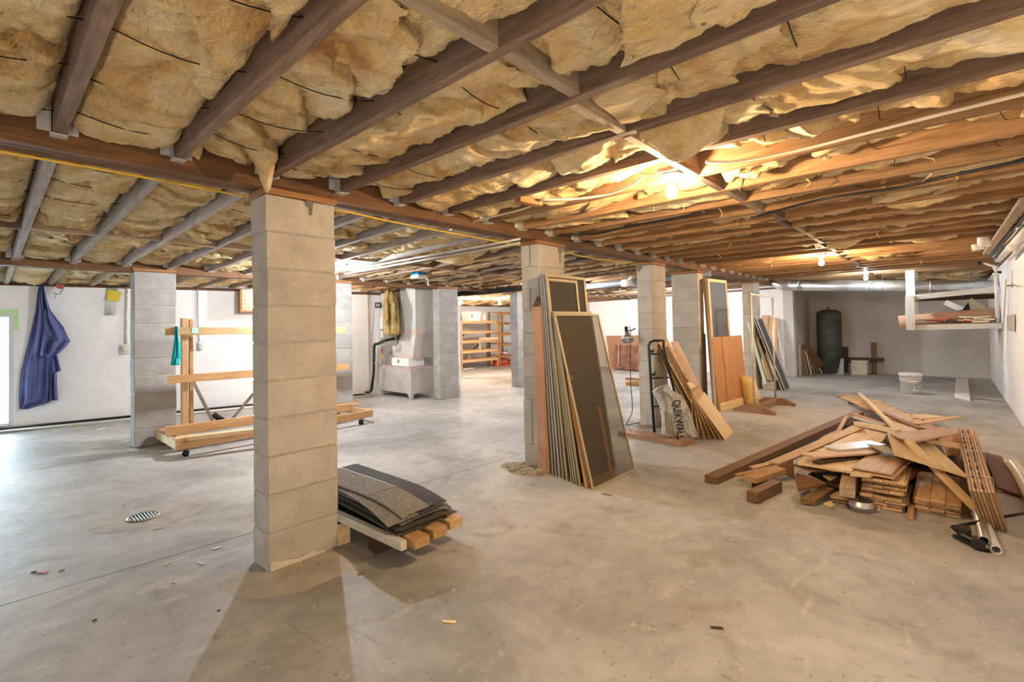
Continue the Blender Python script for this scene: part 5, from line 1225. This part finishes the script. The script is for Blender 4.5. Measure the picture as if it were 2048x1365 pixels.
# ================================================================== lumber pile
def c4(x, y): return (1390 + x / 5.688, 780 + y / 5.688)
def c5(x, y): return (1660 + x / 6.827, 780 + y / 6.827)
def c6(x, y): return (1560 + x / 6.827, 880 + y / 6.827)
def c7(x, y): return (1780 + x / 4.873, 840 + y / 4.873)
def P(lab, name, a, za, b_, zb, w_, t, mt, cat='board', grp=None): return tag(plank(name, fz(*a, za), fz(*b_, zb), w_, t, mt, None), lab, cat, grp)
def S(lab, name, pts, z, t, mt, cat='board', grp=None):
    zs = z if isinstance(z, (list, tuple)) else [z] * len(pts)
    return tag(slab(name, [fz(*p, zz) for p, zz in zip(pts, zs)], t, mt, None), lab, cat, grp)
P('long heavy brown timber along the left edge of the lumber pile', 'heavy_timber', (1421, 960), .032, (1718, 827), .075, .10, .055, M_walnut, 'timber')
P('short square brown post lying in front of the pile at its left', 'square_post', (1503.5, 995), .042, (1554, 971), .042, .075, .075, M_walnut, 'post')
P('two by four with a cut end at the left foot of the pile', 'two_by_four', (1501, 960), .085, (1560, 940), .095, .10, .042, M_pine_old)
P('stub of wood under the two by four at the left foot of the pile', 'wood_stub', (1510, 972), .03, (1530, 966), .03, .05, .055, M_darkwood)
P('thin strip above the two by four, left foot of the pile', 'thin_strip', (1474, 951), .06, (1562, 933), .09, .045, .016, M_pine_old)
P('second thin strip lying beside the heavy timber', 'thin_strip', c4(650, 890), .07, c4(900, 830), .08, .06, .015, M_ply)
P('long pinkish board lying up the left slope of the pile', 'long_board', c4(900, 840), .10, c4(1890, 420), .28, .10, .02, M_ply)
P('short pale strip standing out beside the heavy timber', 'pale_strip', c4(1725, 300), .20, c4(1600, 535), .20, .035, .014, M_ply)
S('wide reddish scrap between heavy timber and long pinkish board', 'wood_scrap', [c4(1330, 625), c4(1480, 515), c4(1720, 420), c4(1790, 440), c4(1560, 540)], .12, .015, M_oak)
P('dark stick behind the heavy timber near its far end', 'dark_stick', c4(1640, 470), .12, c4(1810, 350), .14, .03, .02, M_darkwood)
S('large light plywood scrap on the left slope of the pile', 'plywood_scrap', [(1640, 912), (1662, 888), (1728, 858), (1774, 868), (1765, 883), (1720, 905)], .25, .014, M_plylt)
S('small light scrap under the white faced panel', 'plywood_scrap', [c6(470, 150), c6(620, 95), c6(820, 140), c6(640, 170)], .262, .012, M_plylt)
S('white faced panel catching the light on the pile', 'white_sheet', [c6(610, 82), c6(820, 136), c6(1240, 100), c6(1450, 66), c6(1240, 8), c6(800, 50)], .285, .014, mottle('white_melamine', [(.3, (.70, .70, .71)), (.7, (.80, .80, .81))], ns=2, rough=.30))
S('narrow brown board lying across the front of the white faced panel', 'brown_board', [c6(275, 180), c6(480, 237), c6(1220, 190), c6(1400, 150), c6(1240, 112), c6(500, 165)], .272, .012, M_ply)
S('grey green scrap right of the white faced panel', 'grey_scrap', [c6(1190, 57), c6(1420, 170), c6(1570, 182), c6(1480, 95)], .30, .010, plain('grey_green_board', (.36, .35, .26), .7))
S('dark purple brown strip lying on the wide front plywood', 'dark_strip', [c6(440, 288), c6(530, 312), c6(1190, 215), c6(1215, 178)], .245, .012, M_darkwood)
S('wide front plywood panel with a light edge, left of the flooring stack', 'plywood_sheet', [c6(240, 312), c6(985, 432), c6(1130, 240), c6(370, 200)], .225, .018, M_plylt)
S('brown board hidden under the wide front plywood panel', 'brown_board', [c6(180, 330), c6(480, 420), c6(800, 390), c6(420, 250)], .185, .016, M_walnut)
# flooring stack one
rp = random.Random(21); YA, YB = .255, .48
for k in range(9):
    z = .012 + .0225 * k; dx, dy = rp.uniform(-.03, .02), rp.uniform(-.012, .012); o = k in (4, 7)
    t = thing('flooring_board', ORD[k] + ' flooring layer from the floor in the tall stack at the pile front', 'flooring', (4.5, (YA + YB) / 2, z), 'flooring in the tall stack')
    n0 = 3 if k % 2 else 2; wd = (YB - YA) / n0
    for i in range(n0):
        y = YA + wd * (i + .5) + dy; L0 = 4.25 + dx + rp.uniform(-.012, .012); plank('strip', (L0, y, z), (L0 + .55, y + .01, z), wd - .002, .018, M_oak, t)
    plank('tongue', (4.26 + dx, YA - .004 + dy, z), (4.79 + dx, YA - .004 + dy, z), .012, .006, M_oak, t)
S('lower sheet under the top sheet of the tall flooring stack', 'floor_sheet', [c6(1000, 425), c6(1560, 520), c6(1790, 290), c6(1250, 210)], .232, .011, M_ply)
S('top sheet lying on the tall flooring stack', 'floor_sheet', [c6(975, 375), c6(1525, 470), c6(1755, 232), c6(1330, 175), c6(1210, 190)], .250, .011, M_ply)
S('splintered offcut poking out left of the tall flooring stack', 'splintered_offcut', [c6(955, 480), c6(1010, 415), c6(1290, 470), c6(1230, 500)], .225, .01, M_plylt)
# flooring stack two
for k in range(5):
    z = .012 + .0205 * k; dx, dy = rp.uniform(-.02, .02), rp.uniform(-.008, .008)
    t = thing('flooring_board', ORD[k] + ' flooring layer from the floor in the low stack right of the tall one', 'flooring', (4.7, .09, z), 'flooring in the low stack')
    for i in range(3):
        wd = .225 / 3; y = -.02 + wd * (i + .5) + dy; L0 = 4.32 + dx + rp.uniform(-.01, .01); plank('strip', (L0, y, z), (L0 + .75, y, z), wd - .002, .018, M_oak, t)
    plank('tongue', (4.33 + dx, .209 + dy, z), (5.05 + dx, .209 + dy, z), .012, .006, M_oak, t)
P('short thick post end lying left of the tall flooring stack', 'post_offcut', c6(915, 725), .125, c6(955, 490), .155, .085, .065, M_block_wood, 'post')
S('dark wedge shaped scrap at the front left of the pile', 'wedge_scrap', [c6(205, 560), c6(290, 450), c6(635, 608), c6(235, 668)], [.10, .15, .12, .08], .018, M_walnut)
S('flat brown board with a light edge at the front foot of the pile', 'brown_board', [c6(280, 800), c6(560, 640), c6(742, 658), c6(480, 832)], [.05, .075, .07, .045], .036, wood('olive_brown_board', (.16, .095, .035), (.33, .215, .09)))
S('small chip of plywood on the floor before the pile', 'wood_chip', [c6(600, 862), c6(690, 832), c6(745, 892), c6(690, 900)], .018, .014, M_plylt)
S('low thin board beside the galvanised ring', 'thin_board', [c6(690, 770), c6(1060, 830), c6(1070, 760), c6(780, 700)], .05, .014, M_ply)
S('lowest thin board beside the galvanised ring, flat on the floor', 'thin_board', [c6(710, 815), c6(1090, 880), c6(1080, 820), c6(800, 760)], .022, .014, M_oak)
S('black sheet folded inside the dark front of the pile', 'black_sheet', [c6(380, 480), c6(500, 410), c6(890, 440), c6(800, 570), c6(640, 540)], [.10, .16, .17, .11, .08], .006, M_rubber, 'sheet')
S('yellow brown scrap inside the dark front of the pile', 'wood_scrap', [c6(585, 480), c6(760, 460), c6(790, 490), c6(680, 545)], .135, .012, M_plylt)
S('bent brown board on the shadowed left front of the pile', 'brown_board', [c4(920, 875), c4(1110, 800), c4(1140, 1000), c4(1060, 980)], [.12, .16, .06, .06], .014, M_walnut)
P('pointed stake under the tall flooring stack, its tip toward the camera', 'stake', c6(1782, 1075), .012, c6(1790, 880), .03, .035, .022, M_pine_old, 'stake')
# upper part
for i in range(12):
    f = i / 11; z = .030 + .0125 * (i % 6) + .10 * f
    a = fz(1684 + 10.5 * i, 790 + 4.6 * i, z); b0_ = fz(1752 + 12.5 * i, 806 + 6.2 * i, z + .012)
    lbl = ('first' if i == 0 else ORD[i]) + ' pair of strips from the tip of the long fanned flooring bundle'
    dv = (b0_ - a).normalized(); sd_ = V((-dv.y, dv.x, 0))
    for k in (0, 1):
        o_ = sd_ * (.055 * (k - .5) * 2)
        tag(plank('flooring_strip', a + o_ + dv * .05 * k, b0_ + o_ + dv * .03 * k, .10, .011, M_oak, None, up=(-.05, .1, 1)), lbl.replace('pair of strips', ('upper' if k else 'lower') + ' strip'), 'flooring', 'fanned flooring strips')
for i in range(4): tag(plank('support_stick', fz(1700 + 38 * i, 806 + 13 * i, .02), fz(1730 + 38 * i, 801 + 13 * i, .02), .05, .03, M_darkwood, None), ['first', 'second', 'third', 'fourth'][i] + ' dark stick under the fanned flooring bundle, counted from its tip', 'stick')
P('long pale pole crossing the fanned bundle at the back of the pile', 'pale_pole', (1719, 787), .16, (1797, 864), .345, .035, .03, M_pale, 'pole')
P('long pale pole slanting down the right front of the pile', 'pale_pole', c5(1060, 690), .40, c7(845, 880), .06, .045, .032, M_pale, 'pole')
P('dark brown board crossing behind the top brown panel', 'dark_board', c5(720, 310), .27, c5(1260, 540), .325, .055, .02, M_walnut)
S('flat pale board at the back right of the pile', 'pale_board', [c5(900, 345), c5(1310, 330), c5(1585, 370), c5(1150, 400)], .10, .014, M_plylt)
P('narrow strip pointing right at the back of the pile', 'narrow_strip', c5(1150, 465), .21, c5(1750, 368), .22, .085, .012, M_ply)
S('small cut piece of flooring below the narrow strip', 'flooring_piece', [c5(1240, 480), c5(1340, 520), c5(1440, 495), c5(1330, 465)], .15, .016, M_oak)
S('pale triangular plywood under the long pale pole', 'plywood_scrap', [c5(735, 385), c5(940, 578), c5(1190, 552), c5(1120, 495), c5(800, 388)], [.24, .33, .33, .30, .24], .012, M_plylt)
P('pale square stake with a rotten end at the centre of the pile', 'square_stake', c5(355, 460), .30, c5(925, 575), .345, .042, .035, M_pale, 'stake')
P('grey pale stake above the one with the rotten end', 'square_stake', c5(330, 375), .27, c5(720, 500), .30, .04, .022, M_palegrey, 'stake')
P('brown topped stake farthest of three in the pile centre', 'square_stake', c5(310, 330), .25, c5(765, 490), .30, .04, .022, M_pine_old, 'stake')
S('big light board with a cut corner across the right of the pile', 'light_board', [c5(780, 600), c5(880, 840), c5(1870, 1188), c5(1400, 730), c5(1290, 690)], [.335, .345, .25, .30, .32], .02, M_plylt)
S('brown panel lying on top of the lumber pile', 'brown_sheet', [c5(825, 600), c5(1100, 715), c5(1768, 592), c5(1530, 508)], [.36, .385, .355, .33], .012, M_ply)
P('round pale stake end under the top brown panel, pointing right', 'square_stake', c5(1300, 690), .325, c5(1760, 772), .30, .042, .035, M_pale, 'stake')
S('reddish panel behind the pale stake, left of the upright bundle', 'brown_sheet', [c5(1480, 670), c5(1770, 610), c5(1785, 880), c5(1600, 900)], [.24, .24, .16, .16], .012, M_oak)
S('light panel low down left of the upright bundle', 'light_sheet', [c5(1600, 890), c5(1785, 870), c5(1780, 1040), c5(1700, 1000)], [.15, .15, .10, .10], .012, M_plylt)
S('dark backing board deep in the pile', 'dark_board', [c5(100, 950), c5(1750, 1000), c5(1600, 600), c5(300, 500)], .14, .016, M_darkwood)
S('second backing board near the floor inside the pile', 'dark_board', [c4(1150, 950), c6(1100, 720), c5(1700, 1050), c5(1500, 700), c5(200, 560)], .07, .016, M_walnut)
# upright bundle
zT = .29
for i in range(7):
    f = i / 6
    nt_, ft_ = fz(1944 + 46 * f, 982 + 5 * f, zT), fz(1918 + 31 * f, 856 + 2.5 * f, zT)
    nb = V((4.262, -.125 - .10 * f, .004)); off = nb - nt_; off.x = .22; fb_ = ft_ + off; fb_.z = .004
    o = slab('wide_board', [nb, fb_, ft_, nt_], .013 , M_oak if i % 2 else M_pine_old, None, flip=True)
    tag(o, ('first' if i == 0 else ORD[i]) + ' board from the left standing on edge in the tied bundle', 'board', 'boards in the tied bundle')
    if i in (1, 3): 
        for k in range(9): q_ = nt_ + (ft_ - nt_) * (.03 + .105 * k + rp.uniform(-.02, .02)); plank('edge_notch', q_ + V((0, 0, .003)), q_ + (ft_ - nt_) * rp.uniform(.02, .07) + V((0, 0, .003)), .010, .007, M_darkwood, o)
for f, lb in ((.16, 'white string tied round the near half of the upright bundle'), (.52, 'white string tied round the far half of the upright bundle')):
    a = fz(1944, 982, zT); b_ = fz(1918, 856, zT); c = fz(1990, 987, zT); d = fz(1949, 858.5, zT)
    u0, u1 = a + (b_ - a) * f, c + (d - c) * f; tag(tube('string', [u0 + V((.1, -.02, -.08)), u0 + V((0, .012, .006)), u1 + V((0, -.012, .006)), u1 + V((.1, -.02, -.1))], .0025, M_white, None, seg=5), lb, 'string')
S('brown board lying flat right of the tied bundle', 'brown_board', [c7(905, 310), c7(1090, 358), c7(1285, 735), c7(1050, 660)], [.06, .06, .03, .03], .016, M_walnut)
S('pale board under the brown one at the right edge', 'pale_board', [c7(1080, 370), c7(1200, 420), c7(1330, 720), c7(1230, 700), c7(1040, 690), c7(1000, 500)], .012, .010, M_plylt)
tag(tube('black_rod', [fz(2008, 1034, .008), fz(2056, 1025, .008)], .008, M_black, None, seg=8), 'thin black rod on the floor right of the tied bundle', 'rod')
# pipe clamp and pipes
pc = thing('pipe_clamp', 'black pipe clamp with a silver tube lying in front of the pile', 'clamp', fz(1950, 1080))
ca, cb_ = fz(*c7(842, 905), .07), fz(*c7(915, 1180), .055)
pipe('silver_tube', (ca, cb_), .024, .020, M_galv, pc)
block('jaw', fz(*c7(722, 1105), .04), (.075, .06, .07), M_black, pc, bev=.006); block('jaw', fz(*c7(860, 1200), .035), (.08, .055, .05), M_black, pc, bev=.006)
tube('handle', [fz(*c7(620, 1045), .07), fz(*c7(700, 1030), .07), fz(*c7(880, 995), .08)], .010, M_black, pc, seg=8)
tube('grip', [fz(*c7(615, 1045), .07), fz(*c7(660, 1080), .05)], .016, M_black, pc, seg=8)
tube('screw', [fz(*c7(700, 1120), .04), fz(*c7(960, 1250), .03)], .009, M_steel, pc, seg=8)
plank('base_foot', fz(*c7(650, 1130), .012), fz(*c7(930, 1270), .012), .05, .02, M_black, pc)
lathe('foot_pad', [(0, 0), (.03, 0), (.024, .03), (.01, .05), (0, .05)], fz(*c7(925, 1275), .0), M_black, pc, seg=12)
M_wpipe = M_pvc
a, b_ = fz(*c7(950, 1060), .024), fz(*c7(1035, 1272), .024); tag(pipe('plastic_pipe', (a + (a - b_) * .6, b_), .024, .019, M_wpipe, None), 'white plastic pipe lying beside the pipe clamp, its open end to the camera', 'pipe')
gr = thing('metal_ring', 'galvanised duct ring on the floor in front of the tall flooring stack', 'ring', fz(1722, 1022))
p = fz(1723, 1021)
lathe('band', [(.066, 0), (.068, 0), (.068, .028), (.0705, .03), (.0705, .034), (.068, .036), (.068, .07), (.066, .07)], p, M_galv, gr, seg=36)
tube('clamp_screw', [p + V((.03, -.075, .03)), p + V((-.01, -.10, .025))], .008, M_galv, gr, seg=8)
# corrugated hose at the right edge
hz = curve_pts([fz(2026, 930, .06), fz(2040, 948, .055), fz(2056, 975, .055), fz(2075, 1010, .055)], 14)
tag(tube('corrugated_hose', hz, [.040 + .008 * (i % 2) for i in range(len(hz))], plain('hose_plastic', (.72, .66, .56), .25), None, seg=14), 'pale corrugated hose at the right edge beside the pile', 'hose')
# ================================================================== floor drain, patches and litter
p = fz(287, 1036); dr = thing('floor_drain', 'round metal floor drain in an oval patch of rough concrete on the left', 'drain', p)
def blob(name, c, rx, ry, h, mt, parent=None, seed=1.0, n=40, rot=0.0, rough=.12):
    bm = bmesh.new(); rings = []
    for f, z in ((1.0, .0), (.9, h * .7), (.6, h), (.3, h)):
        rings.append([bm.verts.new((f * (1 + rough * noise.noise((math.cos(a) * 1.4, math.sin(a) * 1.4, seed)) + rough * .4 * noise.noise((math.cos(a) * 5, math.sin(a) * 5, seed))) * rx * math.cos(a), f * (1 + rough * noise.noise((math.cos(a) * 1.4, math.sin(a) * 1.4, seed)) + rough * .4 * noise.noise((math.cos(a) * 5, math.sin(a) * 5, seed))) * ry * math.sin(a), z + (h * .6 * noise.noise((math.cos(a) * 3 * f, math.sin(a) * 3 * f, seed)) if z > 0 else 0))) for a in [2 * PI * k / n for k in range(n)]])
    for a, b_ in zip(rings, rings[1:]):
        for k in range(n): bm.faces.new((a[k], a[(k + 1) % n], b_[(k + 1) % n], b_[k]))
    c0 = bm.verts.new((0, 0, h)); [bm.faces.new((rings[-1][k], rings[-1][(k + 1) % n], c0)) for k in range(n)]
    return mesh_obj(name, bm, mt, parent, Matrix.Translation(V(c)) @ Matrix.Rotation(rot, 4, 'Z'), smooth=True)
blob('concrete_patch', p + V((.03, -.01, .0005)), .34, .24, .004, M_patch, dr, 3.0, rot=-.2)
lathe('drain_rim', [(.082, 0), (.098, 0), (.098, .008), (.082, .008)], p + V((0, 0, .003)), M_steel, dr, seg=32)
for k in range(-4, 5):
    x = k * .0185; hw = math.sqrt(.082 ** 2 - x * x); plank('grate_bar', p + V((x, -hw, .008)), p + V((x, hw, .008)), .008, .006, M_steel, dr)
lathe('drain_pit', [(0, 0), (.082, 0)], p + V((0, 0, .0042)), M_black, dr, seg=24)
def crumbs(name, c, rx, ry, n, seed, mt, mx=.03):
    """loose mortar crumbs, one mass"""
    r = random.Random(seed); bm = bmesh.new()
    for i in range(n):
        a, f = r.uniform(0, 2 * PI), math.sqrt(r.random()); s = r.uniform(.004, mx) * (1.1 - f * .6)
        q_ = bmesh.ops.create_icosphere(bm, subdivisions=1, radius=s)
        M = Matrix.Translation((rx * f * math.cos(a), ry * f * math.sin(a), s * .35)) @ Matrix.Rotation(r.uniform(0, 6), 4, 'Z') @ Matrix.Diagonal((r.uniform(.6, 1.5), r.uniform(.6, 1.5), r.uniform(.35, .8), 1))
        bmesh.ops.transform(bm, matrix=M, verts=q_['verts'])
    o = mesh_obj(name, bm, mt, None, Matrix.Translation(V(c))); o['kind'] = 'stuff'; return o
tag(blob('mortar_spill', (1.16, 2.60, 0), .36, .24, .010, M_patch, None, 7.0, rot=-.35, rough=.22), 'rough mortar spill round the foot of the nearest column', 'mortar')
tag(crumbs('mortar_crumbs', (1.30, 2.55, .008), .26, .10, 90, 2, M_crumb, .008), 'mortar crumbs at the foot of the nearest column', 'rubble', kind='stuff')
tag(blob('mortar_spill', (3.42, 2.78, 0), .22, .26, .012, M_crumb, None, 2.0, rough=.3), 'crumbled mortar spill round the foot of the second column', 'mortar')
tag(crumbs('mortar_crumbs', (3.38, 2.80, .01), .17, .22, 160, 5, M_crumb, .022), 'mortar crumbs left of the cardboard box', 'rubble', kind='stuff')
tag(block('stone_lump', fz(1075, 945, .02), (.10, .06, .04), M_crumb, None, bev=.015), 'lump of broken mortar at the foot of the second column', 'stone')
tag(crumbs('mortar_crumbs', (5.72, 2.78, .0), .16, .16, 120, 9, M_crumb, .018), 'grey crumbs at the foot of the third column', 'rubble', kind='stuff')
lit = [((425, 1099), (443, 1094), .022, M_white, 'white paper strip on the floor left of the nearest column'), ((395, 1125), (410, 1129), .010, M_white, 'white sliver on the floor below the paper strip'), ((330, 1131), (341, 1124), .012, M_beige, 'pale twist of paper on the floor'),
       ((74, 1145), (94, 1145), .018, plain('pink_scrap', (.70, .36, .40), .8), 'pink paper scrap on the floor at far left'), ((62, 1146), (73, 1143), .012, M_darkwood, 'dark splinter beside the pink scrap'), ((118, 1143), (128, 1139), .010, M_cap, 'orange splinter on the floor at far left'),
       ((885, 1243), (912, 1245), .014, M_plylt, 'pale wood sliver on the floor in front of the pallet'), ((1421, 1255), (1446, 1257), .012, M_darkwood, 'dark sliver on the open floor in the foreground'), ((1204, 988), (1223, 992), .014, M_steel, 'small metal strip beside the front window screen'),
       ((240, 886), (258, 882), .05, M_white_paint, 'white scrap on the floor left of the lumber rack'), ((195, 860), (210, 857), .05, M_white, 'white scrap near the wall pipe'), ((148, 854), (160, 852), .06, M_yelc, 'yellow scrap near the wall pipe'), ((183, 897), (200, 895), .04, M_plylt, 'pale wood sliver on the floor left of the grey column'),
       ((345, 1165), (352, 1166), .008, M_plylt, 'tiny pale chip before the nearest column'), ((185, 1243), (193, 1239), .008, M_black, 'tiny black chip on the left floor'), ((435, 1222), (441, 1221), .008, M_black, 'tiny black chip left of the column shadow'), ((305, 1060), (330, 1054), .010, M_plylt, 'pale splinter beyond the floor drain'), ((715, 1150), (728, 1146), .008, M_cap, 'small splinter near the pallet shadow')]
for a, b_, w_, m_, lb in lit: tag(plank('litter_scrap', fz(*a, .003), fz(*b_, .003), w_, .004, m_, None, bev=0), lb, 'scrap')
